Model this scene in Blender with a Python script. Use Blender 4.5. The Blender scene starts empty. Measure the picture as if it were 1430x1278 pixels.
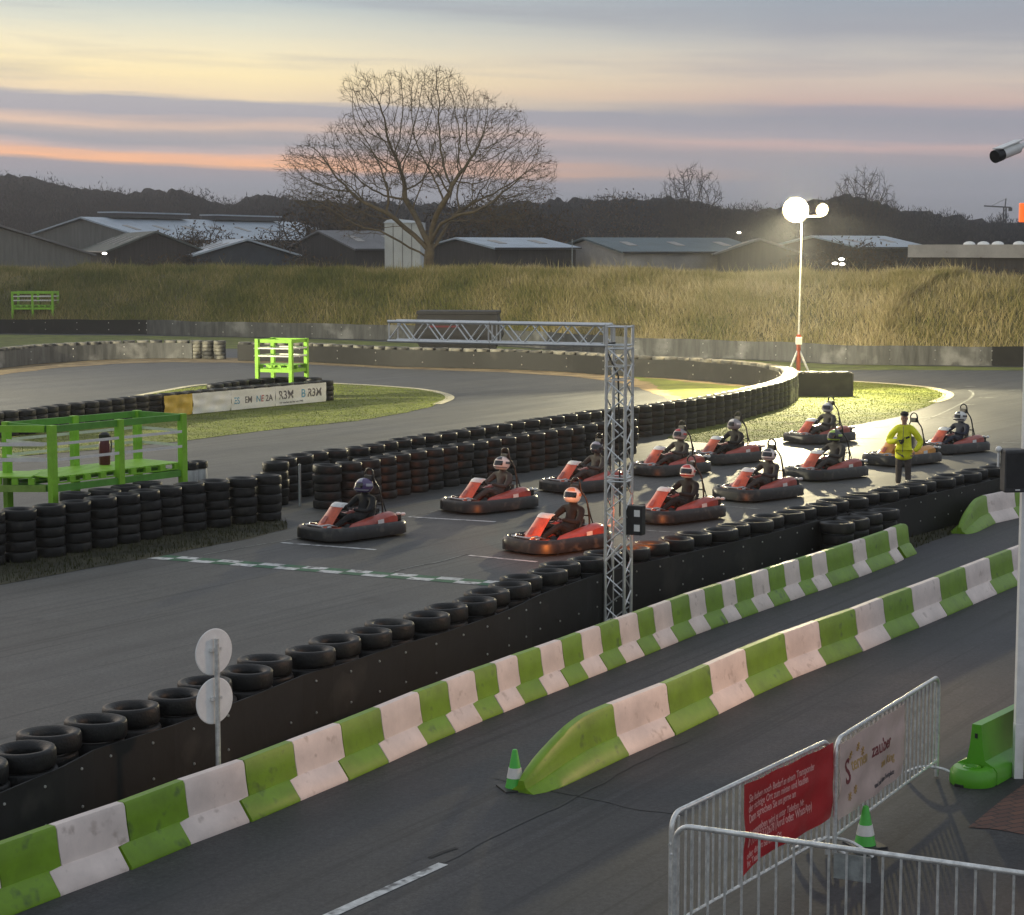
import bpy, bmesh, math, random
import numpy as np
from mathutils import Vector, Matrix
random.seed(7); RNG = np.random.default_rng(11)
sc = bpy.context.scene; COL = sc.collection
R = math.radians; PI = math.pi

# ------------------------------------------------------------------ camera
CAMH = 5.6; FPX = 2760.0; PITCH = math.atan(294/FPX)
cam = bpy.data.cameras.new('camera'); camo = bpy.data.objects.new('camera', cam); COL.objects.link(camo)
camo.location = (0, 0, CAMH); camo.rotation_euler = (PI/2-PITCH, 0, 0)
cam.sensor_width = 36; cam.lens = 36*FPX/1430; cam.clip_end = 3000; cam.clip_start = .2
sc.camera = camo
_f = Vector((0, math.cos(PITCH), -math.sin(PITCH))); _u = Vector((0, math.sin(PITCH), math.cos(PITCH))); _r = Vector((1, 0, 0))
def ray(u, v): return _f*FPX+_r*(u-715)+_u*(639-v)
def at(u, v, z=0.0):
    d = ray(u, v); t = (z-CAMH)/d.z
    return Vector((0, 0, CAMH))+d*t
def atd(u, v, Y):
    d = ray(u, v); return Vector((0, 0, CAMH))+d*(Y/d.y)

# ------------------------------------------------------------------ materials
def mat(name, c, rough=.6, metal=0., var=0., vs=3., bump=0., bs=20., c2=None, spec=.5, stretch=None, emis=None, es=0., detail=6., coat=0., dirt=None):
    m = bpy.data.materials.new(name); m.use_nodes = True; nt = m.node_tree; N = nt.nodes; L = nt.links
    b = N['Principled BSDF']; b.inputs['Base Color'].default_value = (*c, 1); b.inputs['Roughness'].default_value = rough
    b.inputs['Metallic'].default_value = metal; b.inputs['Specular IOR Level'].default_value = spec
    b.inputs['Coat Weight'].default_value = coat
    tc = N.new('ShaderNodeTexCoord'); mp = N.new('ShaderNodeMapping'); oi = N.new('ShaderNodeObjectInfo'); of = N.new('ShaderNodeVectorMath'); of.operation = 'MULTIPLY_ADD'; of.inputs[1].default_value = (37., 53., 71.); L.new(oi.outputs['Random'], of.inputs[0]); L.new(tc.outputs['Object'], of.inputs[2]); L.new(of.outputs[0], mp.inputs[0])
    if stretch: mp.inputs['Scale'].default_value = stretch
    if var > 0 or c2:
        n = N.new('ShaderNodeTexNoise'); n.inputs['Scale'].default_value = vs; n.inputs['Detail'].default_value = detail; n.inputs['Roughness'].default_value = .65
        L.new(mp.outputs[0], n.inputs['Vector'])
        cr = N.new('ShaderNodeValToRGB'); cr.color_ramp.elements[0].position = .32; cr.color_ramp.elements[1].position = .68
        a = [max(0, x*(1-var)) for x in c]; bb = c2 if c2 else [min(1, x*(1+var)) for x in c]
        cr.color_ramp.elements[0].color = (*a, 1); cr.color_ramp.elements[1].color = (*bb, 1)
        L.new(n.outputs['Fac'], cr.inputs[0]); out = cr.outputs[0]
        if dirt:
            n2 = N.new('ShaderNodeTexNoise'); n2.inputs['Scale'].default_value = dirt[0]; n2.inputs['Detail'].default_value = 8; L.new(of.outputs[0], n2.inputs['Vector'])
            r2 = N.new('ShaderNodeValToRGB'); r2.color_ramp.elements[0].position = dirt[1]; r2.color_ramp.elements[1].position = dirt[1]+.12
            r2.color_ramp.elements[0].color = (0, 0, 0, 1); r2.color_ramp.elements[1].color = (1, 1, 1, 1)
            mx = N.new('ShaderNodeMix'); mx.data_type = 'RGBA'; mx.inputs['A'].default_value = (0, 0, 0, 1); mx.inputs['B'].default_value = (*dirt[2], 1)
            L.new(n2.outputs['Fac'], r2.inputs[0]); L.new(r2.outputs[0], mx.inputs['Factor']); L.new(out, mx.inputs['A']); out = mx.outputs['Result']
        L.new(out, b.inputs['Base Color'])
    if bump > 0:
        n = N.new('ShaderNodeTexNoise'); n.inputs['Scale'].default_value = bs; n.inputs['Detail'].default_value = 8
        L.new(tc.outputs['Object'], n.inputs['Vector']); bp = N.new('ShaderNodeBump'); bp.inputs['Strength'].default_value = bump; bp.inputs['Distance'].default_value = .02
        L.new(n.outputs['Fac'], bp.inputs['Height']); L.new(bp.outputs[0], b.inputs['Normal'])
    if emis:
        b.inputs['Emission Color'].default_value = (*emis, 1); b.inputs['Emission Strength'].default_value = es
    return m

def asphalt(name, c, tint2, ang, patch=.35):
    m = bpy.data.materials.new(name); m.use_nodes = True; nt = m.node_tree; N = nt.nodes; L = nt.links
    b = N['Principled BSDF']; tc = N.new('ShaderNodeTexCoord')
    def noise(scale, det=6, vec=None, rough=.6):
        n = N.new('ShaderNodeTexNoise'); n.inputs['Scale'].default_value = scale; n.inputs['Detail'].default_value = det; n.inputs['Roughness'].default_value = rough
        L.new(vec or tc.outputs['Object'], n.inputs['Vector']); return n.outputs['Fac']
    mp = N.new('ShaderNodeMapping'); mp.inputs['Rotation'].default_value = (0, 0, ang); mp.inputs['Scale'].default_value = (1., .07, 1)
    rt = N.new('ShaderNodeMapping'); rt.inputs['Rotation'].default_value = (0, 0, ang); L.new(tc.outputs['Object'], rt.inputs[0])
    ms = N.new('ShaderNodeMapping'); ms.inputs['Scale'].default_value = (1., .07, 1); L.new(rt.outputs[0], ms.inputs[0])
    streak = noise(1.6, 8, ms.outputs[0]); big = noise(.22, 5); mid = noise(1.7, 8); fine = noise(55, 4, rough=.8); blot = noise(.6, 8)
    def rng(x, a, b_, lo, hi):
        r = N.new('ShaderNodeMapRange'); r.inputs[1].default_value = a; r.inputs[2].default_value = b_; r.inputs[3].default_value = lo; r.inputs[4].default_value = hi
        L.new(x, r.inputs[0]); return r.outputs[0]
    def mul(x, y):
        q = N.new('ShaderNodeMath'); q.operation = 'MULTIPLY'; L.new(x, q.inputs[0]); L.new(y, q.inputs[1]); return q.outputs[0]
    f = mul(rng(streak, .3, .7, .62, 1.32), rng(big, .3, .7, .85, 1.2)); f = mul(f, rng(mid, .3, .7, .88, 1.12)); f = mul(f, rng(fine, .3, .7, .55, 1.45)); grit = noise(17, 5, rough=.75); f = mul(f, rng(grit, .35, .65, .68, 1.35))
    m3 = N.new('ShaderNodeMapping'); m3.inputs['Scale'].default_value = (5., .05, 1); L.new(rt.outputs[0], m3.inputs[0]); skid = noise(1.5, 5, m3.outputs[0]); f = mul(f, rng(skid, .54, .64, 1., .6)); f = mul(f, rng(skid, .30, .38, 1.22, 1.))
    f = mul(f, rng(blot, .62, .7, 1., 1-patch))
    mc = N.new('ShaderNodeMix'); mc.data_type = 'RGBA'; L.new(rng(big, .35, .65, 0, 1), mc.inputs['Factor']); mc.inputs['A'].default_value = (*c, 1); mc.inputs['B'].default_value = (*tint2, 1)
    vm = N.new('ShaderNodeVectorMath'); vm.operation = 'SCALE'; L.new(mc.outputs['Result'], vm.inputs[0]); L.new(f, vm.inputs['Scale'])
    L.new(vm.outputs[0], b.inputs['Base Color']); L.new(rng(streak, .3, .7, .60, .68), b.inputs['Roughness'])
    bp = N.new('ShaderNodeBump'); bp.inputs['Strength'].default_value = .12; bp.inputs['Distance'].default_value = .006; L.new(fine, bp.inputs['Height']); L.new(bp.outputs[0], b.inputs['Normal'])
    b.inputs['Specular IOR Level'].default_value = .45
    return m

def blade_mat(name, cols, scale, rough=.8):
    """colour by a per-blade tint attribute plus large patches"""
    m = bpy.data.materials.new(name); m.use_nodes = True; nt = m.node_tree; N = nt.nodes; L = nt.links
    b = N['Principled BSDF']; b.inputs['Roughness'].default_value = rough; b.inputs['Specular IOR Level'].default_value = .2
    a = N.new('ShaderNodeAttribute'); a.attribute_name = 'tint'; tc = N.new('ShaderNodeTexCoord')
    n = N.new('ShaderNodeTexNoise'); n.inputs['Scale'].default_value = scale; n.inputs['Detail'].default_value = 6; L.new(tc.outputs['Object'], n.inputs['Vector'])
    mr = N.new('ShaderNodeMapRange'); mr.inputs[1].default_value = .3; mr.inputs[2].default_value = .7; mr.inputs[3].default_value = -.22; mr.inputs[4].default_value = .22; L.new(n.outputs['Fac'], mr.inputs[0])
    ad = N.new('ShaderNodeMath'); ad.operation = 'ADD'; L.new(a.outputs['Fac'], ad.inputs[0]); L.new(mr.outputs[0], ad.inputs[1])
    cr = N.new('ShaderNodeValToRGB'); els = cr.color_ramp.elements
    while len(els) < len(cols): els.new(.5)
    for i, (p, c) in enumerate(cols): els[i].position = p; els[i].color = (*c, 1)
    L.new(ad.outputs[0], cr.inputs[0]); L.new(cr.outputs[0], b.inputs['Base Color'])
    return m

M = {}
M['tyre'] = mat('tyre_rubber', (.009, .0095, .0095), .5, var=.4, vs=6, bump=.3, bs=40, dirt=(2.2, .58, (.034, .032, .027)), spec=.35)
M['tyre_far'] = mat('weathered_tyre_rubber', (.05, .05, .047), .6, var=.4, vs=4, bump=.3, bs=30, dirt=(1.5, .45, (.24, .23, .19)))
M['tyre_white'] = mat('painted_tyre', (.42, .43, .42), .6, var=.3, vs=4)
M['belt'] = mat('black_belt_rubber', (.006, .0065, .0065), .65, var=.4, vs=2, bump=.2, bs=8, dirt=(1.2, .6, (.03, .028, .024)))
M['belt_grey'] = mat('stained_belt_rubber', (.10, .102, .098), .75, var=.45, vs=1.2, stretch=(3, 3, .4), bump=.3, bs=6, dirt=(.8, .54, (.24, .24, .23)))
M['bolt'] = mat('bolt_steel', (.6, .6, .58), .35, metal=.7)
M['track'] = asphalt('track_asphalt', (.076, .077, .073), (.060, .062, .062), R(34))
M['road'] = asphalt('road_asphalt', (.036, .037, .042), (.043, .041, .039), R(31))
M['line'] = mat('worn_white_paint', (.55, .56, .55), .7, var=.3, vs=9, dirt=(7, .52, (.15, .15, .15)))
M['line_faint'] = mat('faint_white_paint', (.22, .23, .22), .75, var=.4, vs=6, dirt=(9, .5, (.09, .09, .09)))
M['line_green'] = mat('worn_green_paint', (.03, .12, .06), .75, var=.3, vs=9)
M['kerb'] = mat('pale_kerb_paint', (.5, .46, .32), .7, var=.3, vs=3)
M['seam'] = mat('tar_seam', (.03, .03, .031), .6)
M['crack'] = mat('scraped_asphalt', (.03, .03, .03), .9)
M['dirt'] = mat('sandy_dirt', (.2, .135, .075), .95, var=.4, vs=1.2, bump=.6, bs=8, c2=(.34, .26, .14))
M['grass_ground'] = mat('short_grass', (.11, .14, .022), .95, var=.45, vs=.8, c2=(.19, .22, .035), bump=.8, bs=25, dirt=(1.3, .6, (.13, .11, .045)))
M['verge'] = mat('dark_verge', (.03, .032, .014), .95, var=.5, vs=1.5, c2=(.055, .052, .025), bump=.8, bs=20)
M['field'] = mat('field_grass', (.05, .06, .02), .95, var=.4, vs=.05, c2=(.09, .085, .04))
M['berm'] = mat('berm_soil', (.12, .12, .045), .95, var=.4, vs=.5, c2=(.2, .17, .08), bump=.5, bs=4)
M['green_block'] = mat('green_barrier_paint', (.16, .30, .008), .45, var=.2, vs=2.5, bump=.25, bs=5, dirt=(5, .60, (.085, .16, .02)), detail=8)
M['white_block'] = mat('white_barrier_paint', (.74, .635, .58), .45, var=.14, vs=2.2, bump=.25, bs=5, dirt=(6, .61, (.5, .41, .36)), detail=8)
M['green_plastic'] = mat('bright_green_plastic', (.1, .36, .02), .35, var=.1, vs=3)
M['lime'] = mat('lime_paint', (.24, .52, .03), .5, var=.15, vs=4)
M['lime_dk'] = mat('green_paint', (.10, .30, .035), .55, var=.2, vs=4)
M['tape'] = mat('white_tape', (.72, .7, .66), .5, var=.1, vs=6)
M['alu'] = mat('brushed_aluminium', (.72, .73, .72), .38, metal=.75, var=.12, vs=8)
M['galv'] = mat('galvanised_steel', (.72, .73, .71), .3, metal=.5, var=.25, vs=14)
M['galvp'] = mat('dull_galvanised_plate', (.34, .37, .37), .55, metal=.4, var=.3, vs=10)
M['kred'] = mat('kart_red_plastic', (.55, .10, .04), .32, var=.25, vs=5, coat=.3, dirt=(7, .63, (.12, .05, .04)))
M['kdark'] = mat('kart_dark_red_plastic', (.34, .06, .04), .35, var=.25, vs=6, coat=.2)
M['kblack'] = mat('kart_black_plastic', (.016, .016, .016), .4, var=.4, vs=5, dirt=(6, .55, (.06, .056, .045)))
M['kreflect'] = mat('kart_yellow_reflection', (.62, .26, .03), .35, var=.3, vs=6, coat=.3)  # the jacket's yellow reflection, painted into the kart's plastic colour
M['kwhite'] = mat('kart_white_panel', (.7, .7, .68), .35, var=.1, vs=9)
M['steel'] = mat('bare_steel', (.5, .5, .5), .3, metal=.9, var=.2, vs=20)
M['suit'] = mat('black_overall_cloth', (.012, .0125, .014), .85, var=.4, vs=9, bump=.8, bs=11)
M['glove'] = mat('black_glove_leather', (.018, .018, .018), .6, var=.3, vs=20)
M['skin'] = mat('skin', (.42, .25, .19), .55, var=.08, vs=12)
M['hivis'] = mat('yellow_hivis_cloth', (.78, .80, .015), .6, var=.14, vs=8, bump=.7, bs=9)
M['trouser'] = mat('brown_trouser_cloth', (.085, .07, .062), .85, var=.3, vs=9, bump=.4, bs=12)
M['cap'] = mat('black_cap_cloth', (.02, .02, .022), .8, var=.2, vs=20)
M['visor'] = mat('smoked_visor', (.01, .01, .013), .08, coat=.5)
M['red_vinyl'] = mat('red_banner_vinyl', (.44, .018, .022), .45, var=.12, vs=2, bump=.35, bs=5)
M['pale_vinyl'] = mat('pale_banner_vinyl', (.62, .47, .42), .5, var=.1, vs=3, bump=.4, bs=6)  # white vinyl with the lamp's peach light mixed into its colour
M['white_vinyl'] = mat('white_banner_vinyl', (.78, .77, .72), .5, var=.06, vs=2, bump=.5, bs=4)
M['yellow_vinyl'] = mat('yellow_banner_vinyl', (.62, .42, .06), .5, var=.2, vs=2, bump=.6, bs=4)
M['ink_pink'] = mat('pale_red_lettering', (.75, .36, .33), .6)
M['ink_dark'] = mat('dark_lettering', (.1, .09, .1), .6)
M['ink_brown'] = mat('maroon_lettering', (.2, .04, .045), .6)
M['ink_gold'] = mat('gold_lettering', (.5, .32, .12), .6)
M['ink_blue'] = mat('blue_lettering', (.12, .35, .5), .6)
M['ink_red'] = mat('red_lettering', (.45, .1, .12), .6)
M['cone_green'] = mat('green_cone_plastic', (.07, .45, .05), .4, var=.1, vs=9)
M['black'] = mat('black_plastic', (.02, .02, .021), .5, var=.3, vs=10)
M['dkgrey'] = mat('dark_grey_paint', (.05, .05, .053), .55, var=.3, vs=5)
M['white'] = mat('white_paint', (.84, .84, .82), .45, var=.08, vs=6)
M['bluesheet'] = mat('blue_patterned_sheet', (.5, .52, .6), .6, var=.9, vs=30, c2=(.04, .06, .2))
M['tan'] = mat('tan_wood', (.45, .33, .22), .7, var=.2, vs=8, stretch=(5, 5, 1))
M['maroon'] = mat('maroon_paint', (.10, .012, .02), .4, var=.2, vs=8)
M['bark'] = mat('oak_bark', (.115, .09, .055), .9, var=.35, vs=2, bump=.5, bs=10)
M['bark_far'] = mat('distant_bark', (.055, .045, .038), .95, var=.3, vs=1)
M['leaf_brown'] = mat('dry_oak_leaf', (.13, .06, .028), .85, var=.4, vs=2)
M['leaf_rust'] = mat('rusty_leaf', (.085, .052, .026), .9, var=.4, vs=1)
M['wall_grey'] = mat('grey_barn_cladding', (.15, .15, .14), .8, var=.2, vs=.6, stretch=(6, 6, .6))
M['wall_pale'] = mat('pale_rendered_wall', (.36, .34, .32), .8, var=.2, vs=.5)
M['wall_dark'] = mat('dark_timber_cladding', (.05, .044, .042), .85, var=.3, vs=.8, stretch=(6, 6, .5))
M['wall_blue'] = mat('slate_blue_cladding', (.045, .055, .07), .8, var=.25, vs=.8)
M['roof_light'] = mat('pale_metal_roofing', (.36, .42, .48), .5, var=.15, vs=.5, metal=.1)
M['roof_teal'] = mat('blue_green_roof_sheet', (.075, .115, .13), .6, var=.2, vs=.4)
M['roof_grey'] = mat('grey_roof_sheet', (.15, .15, .155), .7, var=.2, vs=.5)
M['roof_moss'] = mat('mossy_roof_sheet', (.09, .105, .09), .8, var=.3, vs=.5)
M['white_wall'] = mat('white_silo_cladding', (.5, .53, .54), .6, var=.1, vs=.7)
M['lampglow'] = mat('lamp_face', (1, .95, .8), .4, emis=(1, .84, .5), es=9)
M['smallglow'] = mat('small_lamp_face', (1, 1, .95), .4, emis=(1, .92, .8), es=6)
M['sign_orange'] = mat('lit_orange_sign', (.8, .2, .05), .4, emis=(1, .12, .02), es=1.0)
M['red_lens'] = mat('lit_red_lens', (.8, .1, .03), .4, emis=(1, .16, .03), es=25)
M['orange_pole'] = mat('orange_red_paint', (.4, .07, .03), .5, var=.1, vs=9)
M['black_skip'] = mat('dark_skip_paint', (.007, .0075, .010), .6, var=.4, vs=2)
def brickmat():
    m = mat('red_clinker_paving', (.15, .07, .05), .85, bump=.4, bs=30); nt = m.node_tree; N = nt.nodes; L = nt.links
    bt = N.new('ShaderNodeTexBrick'); tc = N.new('ShaderNodeTexCoord'); mp = N.new('ShaderNodeMapping'); mp.inputs['Rotation'].default_value = (0, 0, R(-28))
    L.new(tc.outputs['Object'], mp.inputs[0]); L.new(mp.outputs[0], bt.inputs['Vector'])
    bt.inputs['Scale'].default_value = 1; bt.inputs['Brick Width'].default_value = .21; bt.inputs['Row Height'].default_value = .105; bt.inputs['Mortar Size'].default_value = .008
    bt.inputs['Color1'].default_value = (.17, .085, .06, 1); bt.inputs['Color2'].default_value = (.11, .06, .05, 1); bt.inputs['Mortar'].default_value = (.045, .04, .035, 1)
    L.new(bt.outputs['Color'], N['Principled BSDF'].inputs['Base Color']); return m
M['brick'] = brickmat()

# ------------------------------------------------------------------ helpers
def tag(o, label=None, cat=None, group=None, kind=None):
    if label: o['label'] = label
    if cat: o['category'] = cat
    if group: o['group'] = group
    if kind: o['kind'] = kind
    return o
def empty(name, loc=(0, 0, 0), rz=0., label=None, cat=None, group=None):
    o = bpy.data.objects.new(name, None); COL.objects.link(o); o.location = loc; o.rotation_euler = (0, 0, rz); o.empty_display_size = .2
    return tag(o, label, cat, group)
CH = {}
def parent(o, p):
    if p is not None: o.parent = p; CH.setdefault(p.name, []).append(o)
def copy_tree(o, p=None):
    c = o.copy(); COL.objects.link(c)
    if p is not None: parent(c, p)
    for ch in list(CH.get(o.name, [])): copy_tree(ch, c)
    return c
class MB:
    def __init__(s): s.v = []; s.f = []; s.mi = []; s.m = 0
    def add(s, vs, fs):
        b = len(s.v); s.v += [tuple(x) for x in vs]; s.f += [tuple(b+i for i in f) for f in fs]; s.mi += [s.m]*len(fs); return s
    def box(s, c, d, rz=0., mtx=None):
        x, y, z = [k/2 for k in d]
        P = [Vector((i*x, j*y, k*z)) for k in (-1, 1) for j in (-1, 1) for i in (-1, 1)]
        mm = mtx if mtx is not None else Matrix.Rotation(rz, 4, 'Z')
        P = [mm @ p+Vector(c) for p in P]
        return s.add(P, [(0, 2, 3, 1), (4, 5, 7, 6), (0, 1, 5, 4), (2, 6, 7, 3), (0, 4, 6, 2), (1, 3, 7, 5)])
    def beam(s, a, b, w, h):
        a = Vector(a); b = Vector(b); d = (b-a); L_ = d.length; d.normalize()
        up = Vector((0, 0, 1)) if abs(d.z) < .95 else Vector((0, 1, 0)); x = d.cross(up).normalized(); z = x.cross(d)
        mm = Matrix((x, d, z)).transposed().to_4x4(); return s.box((a+b)/2, (w, L_, h), mtx=mm)
    def tube(s, a, b, r, n=8, r2=None): return s.pipe([a, b], r, n, r2)
    def pipe(s, pts, r, n=8, r2=None, closed=False):
        pts = [Vector(p) for p in pts]; k = len(pts); vs = []; fs = []; px = None
        for i, p in enumerate(pts):
            if closed: d = pts[(i+1) % k]-pts[i-1]
            else: d = pts[min(i+1, k-1)]-pts[max(i-1, 0)]
            d.normalize()
            if px is None:
                t = Vector((0, 0, 1)) if abs(d.z) < .9 else Vector((1, 0, 0)); px = d.cross(t).normalized()
            px = (px-d*px.dot(d)).normalized(); py = d.cross(px)
            rr = r if r2 is None else r+(r2-r)*i/(k-1)
            for j in range(n):
                a = 2*PI*j/n; vs.append(p+px*math.cos(a)*rr+py*math.sin(a)*rr)
        for i in range(k if closed else k-1):
            for j in range(n):
                a = i*n+j; b = i*n+(j+1) % n; i2 = (i+1) % k; fs.append((a, b, i2*n+(j+1) % n, i2*n+j))
        if not closed: fs.append(tuple(reversed(range(n)))); fs.append(tuple((k-1)*n+j for j in range(n)))
        return s.add(vs, fs)
    def lathe(s, prof, n=24, c=(0, 0, 0), mtx=None, closed=False):
        vs = []; fs = []; k = len(prof); mm = mtx or Matrix.Identity(4); c = Vector(c)
        for j in range(n):
            a = 2*PI*j/n
            for r, z in prof: vs.append(mm @ Vector((r*math.cos(a), r*math.sin(a), z))+c)
        for j in range(n):
            j2 = (j+1) % n
            for i in range(k if closed else k-1):
                i2 = (i+1) % k; fs.append((j*k+i, j2*k+i, j2*k+i2, j*k+i2))
        if not closed:
            if prof[0][0] > 1e-6: fs.append(tuple(reversed([j*k for j in range(n)])))
            if prof[-1][0] > 1e-6: fs.append(tuple(j*k+k-1 for j in range(n)))
        return s.add(vs, fs)
    def prism(s, poly, z0, z1):
        n = len(poly); vs = [(*p[:2], z0) for p in poly]+[(*p[:2], z1) for p in poly]
        return s.add(vs, [tuple(reversed(range(n))), tuple(range(n, 2*n))]+[(i, (i+1) % n, n+(i+1) % n, n+i) for i in range(n)])
    def loft(s, rings, cap=True, closed=True):
        n = len(rings[0]); vs = [p for r in rings for p in r]; fs = []
        for i in range(len(rings)-1):
            for j in range(n if closed else n-1): fs.append((i*n+j, i*n+(j+1) % n, (i+1)*n+(j+1) % n, (i+1)*n+j))
        if cap: fs.append(tuple(reversed(range(n)))); fs.append(tuple((len(rings)-1)*n+j for j in range(n)))
        return s.add(vs, fs)
    def ball(s, c, r, n=10, sx=1, sy=1, sz=1):
        vs = [Vector((0, 0, -sz*r))+Vector(c)]; fs = []
        for i in range(1, n):
            t = -PI/2+PI*i/n
            for j in range(2*n):
                a = PI*j/n; vs.append(Vector((math.cos(t)*math.cos(a)*sx*r, math.cos(t)*math.sin(a)*sy*r, math.sin(t)*sz*r))+Vector(c))
        vs.append(Vector((0, 0, sz*r))+Vector(c)); m = 2*n
        for j in range(m): fs.append((0, 1+(j+1) % m, 1+j)); fs.append((len(vs)-1, 1+(n-2)*m+j, 1+(n-2)*m+(j+1) % m))
        for i in range(n-2):
            for j in range(m): fs.append((1+i*m+j, 1+i*m+(j+1) % m, 1+(i+1)*m+(j+1) % m, 1+(i+1)*m+j))
        return s.add(vs, fs)
    def mesh(s, name, mats, smooth=False, angle=None, bevel=0.):
        me = bpy.data.meshes.new(name); me.from_pydata(s.v, [], s.f)
        for m in (mats if isinstance(mats, (list, tuple)) else [mats]): me.materials.append(m)
        if len(me.materials) > 1: me.polygons.foreach_set('material_index', s.mi)
        if bevel > 0:
            bm = bmesh.new(); bm.from_mesh(me)
            try: bmesh.ops.bevel(bm, geom=[e for e in bm.edges if len(e.link_faces) == 2 and e.calc_face_angle(0) > .6], offset=bevel, segments=2, profile=.6, affect='EDGES')
            except Exception: pass
            bm.to_mesh(me); bm.free()
        if smooth: me.polygons.foreach_set('use_smooth', [True]*len(me.polygons))
        if smooth and angle: me.set_sharp_from_angle(angle=angle)
        me.update(); return me
    def build(s, name, mats, par=None, smooth=False, angle=R(40), bevel=0., loc=None, rz=0.):
        o = bpy.data.objects.new(name, s.mesh(name, mats, smooth, angle, bevel)); COL.objects.link(o)
        if loc is not None: o.location = loc; o.rotation_euler = (0, 0, rz)
        parent(o, par); return o
def put(name, me, par=None, loc=(0, 0, 0), rz=0.):
    o = bpy.data.objects.new(name, me); COL.objects.link(o); o.location = loc; o.rotation_euler = (0, 0, rz); parent(o, par); return o

def catmull(pts, step):
    P = [Vector(p) for p in pts]; P = [P[0]*2-P[1]]+P+[P[-1]*2-P[-2]]; out = []
    for i in range(1, len(P)-2):
        n = max(2, int((P[i+1]-P[i]).length/.05)); n = min(n, 400)
        for k in range(n):
            t = k/n; a, b, c, d = P[i-1], P[i], P[i+1], P[i+2]
            out.append(.5*((2*b)+(c-a)*t+(2*a-5*b+4*c-d)*t*t+(3*b-a-3*c+d)*t**3))
    out.append(P[-2]); res = [out[0]]; acc = 0
    for i in range(1, len(out)):
        acc += (out[i]-out[i-1]).length
        if acc >= step: res.append(out[i]); acc = 0
    return res
def flat(pts): return [Vector((p.x, p.y, 0)) for p in pts]
def path(px, z, step): return catmull(flat([at(u, v, z) for u, v in px]), step)
def normals(P):
    out = []
    for i in range(len(P)):
        d = P[min(i+1, len(P)-1)]-P[max(i-1, 0)]; d.normalize(); out.append(Vector((d.y, -d.x, 0)))
    return out   # right-hand side of the direction of travel
def sheet(name, pts, z, m, label=None, cat=None, kind='structure', jit=0., step=None):
    P = [Vector((p[0], p[1], 0)) for p in pts]
    if step:
        Q = []
        for i in range(len(P)):
            a, b = P[i], P[(i+1) % len(P)]; n = max(1, int((b-a).length/step))
            for k in range(n): Q.append(a.lerp(b, k/n)+Vector((random.uniform(-jit, jit), random.uniform(-jit, jit), 0)))
        P = Q
    mb = MB(); mb.add([(p.x, p.y, z) for p in P], [tuple(range(len(P)))])
    o = mb.build(name, m)
    if o.data.polygons[0].normal.z < 0: o.data.flip_normals()
    return tag(o, label, cat, kind=kind)
def strip(name, a, b, w, z, m, label=None, par=None, cat=None, kind='structure'):
    a = Vector((a[0], a[1], 0)); b = Vector((b[0], b[1], 0)); d = (b-a).normalized(); n = Vector((-d.y, d.x, 0))*w/2
    mb = MB(); mb.add([(*(a+n).xy, z), (*(a-n).xy, z), (*(b-n).xy, z), (*(b+n).xy, z)], [(0, 1, 2, 3)])
    o = mb.build(name, m, par)
    if o.data.polygons[0].normal.z < 0: o.data.flip_normals()
    return tag(o, label, cat, kind=kind)
def ribbon(mb, P, w, z):
    N_ = normals(P); n = len(P)
    mb.add([(*(p+q*w/2).xy, z) for p, q in zip(P, N_)]+[(*(p-q*w/2).xy, z) for p, q in zip(P, N_)], [(i, i+1, n+i+1, n+i) for i in range(n-1)])

def inpoly(X, Y, poly):
    c = np.zeros(len(X), bool); n = len(poly)
    for i in range(n):
        x1, y1 = poly[i][0], poly[i][1]; x2, y2 = poly[i-1][0], poly[i-1][1]
        cond = ((y1 > Y) != (y2 > Y)) & (X < (x2-x1)*(Y-y1)/((y2-y1) if abs(y2-y1) > 1e-9 else 1e-9)+x1); c ^= cond
    return c
def blades(name, X, Y, Z, h, w, tint, m, lean=.35, label=None, cat=None):
    """many single tapered blades as one mesh"""
    n = len(X); a = RNG.uniform(0, 2*PI, n); la = RNG.uniform(0, 2*PI, n); le = RNG.uniform(0, lean, n)*h
    dx, dy = np.cos(a)*w/2, np.sin(a)*w/2; V = np.empty((n, 3, 3), np.float32)
    V[:, 0] = np.stack([X-dx, Y-dy, Z], 1); V[:, 1] = np.stack([X+dx, Y+dy, Z], 1)
    V[:, 2] = np.stack([X+np.cos(la)*le, Y+np.sin(la)*le, Z+h], 1)
    me = bpy.data.meshes.new(name); me.vertices.add(3*n); me.vertices.foreach_set('co', V.ravel()); me.loops.add(3*n); me.loops.foreach_set('vertex_index', np.arange(3*n, dtype=np.int32))
    me.polygons.add(n); me.polygons.foreach_set('loop_start', np.arange(0, 3*n, 3, dtype=np.int32)); me.polygons.foreach_set('loop_total', np.full(n, 3, np.int32))
    at_ = me.attributes.new('tint', 'FLOAT', 'POINT'); at_.data.foreach_set('value', np.repeat(tint, 3).astype(np.float32))
    me.materials.append(m); me.update(); me.validate(); o = bpy.data.objects.new(name, me); COL.objects.link(o)
    return tag(o, label, cat, kind='stuff')
ORD = ['zeroth', 'first', 'second', 'third', 'fourth', 'fifth', 'sixth', 'seventh', 'eighth', 'ninth', 'tenth', 'eleventh', 'twelfth', 'thirteenth', 'fourteenth', 'fifteenth', 'sixteenth', 'seventeenth', 'eighteenth', 'nineteenth', 'twentieth']
def ordi(n):
    if n <= 20: return ORD[n]
    return '%d%s' % (n, 'th' if 10 <= n % 100 <= 20 else {1: 'st', 2: 'nd', 3: 'rd'}.get(n % 10, 'th'))
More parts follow.
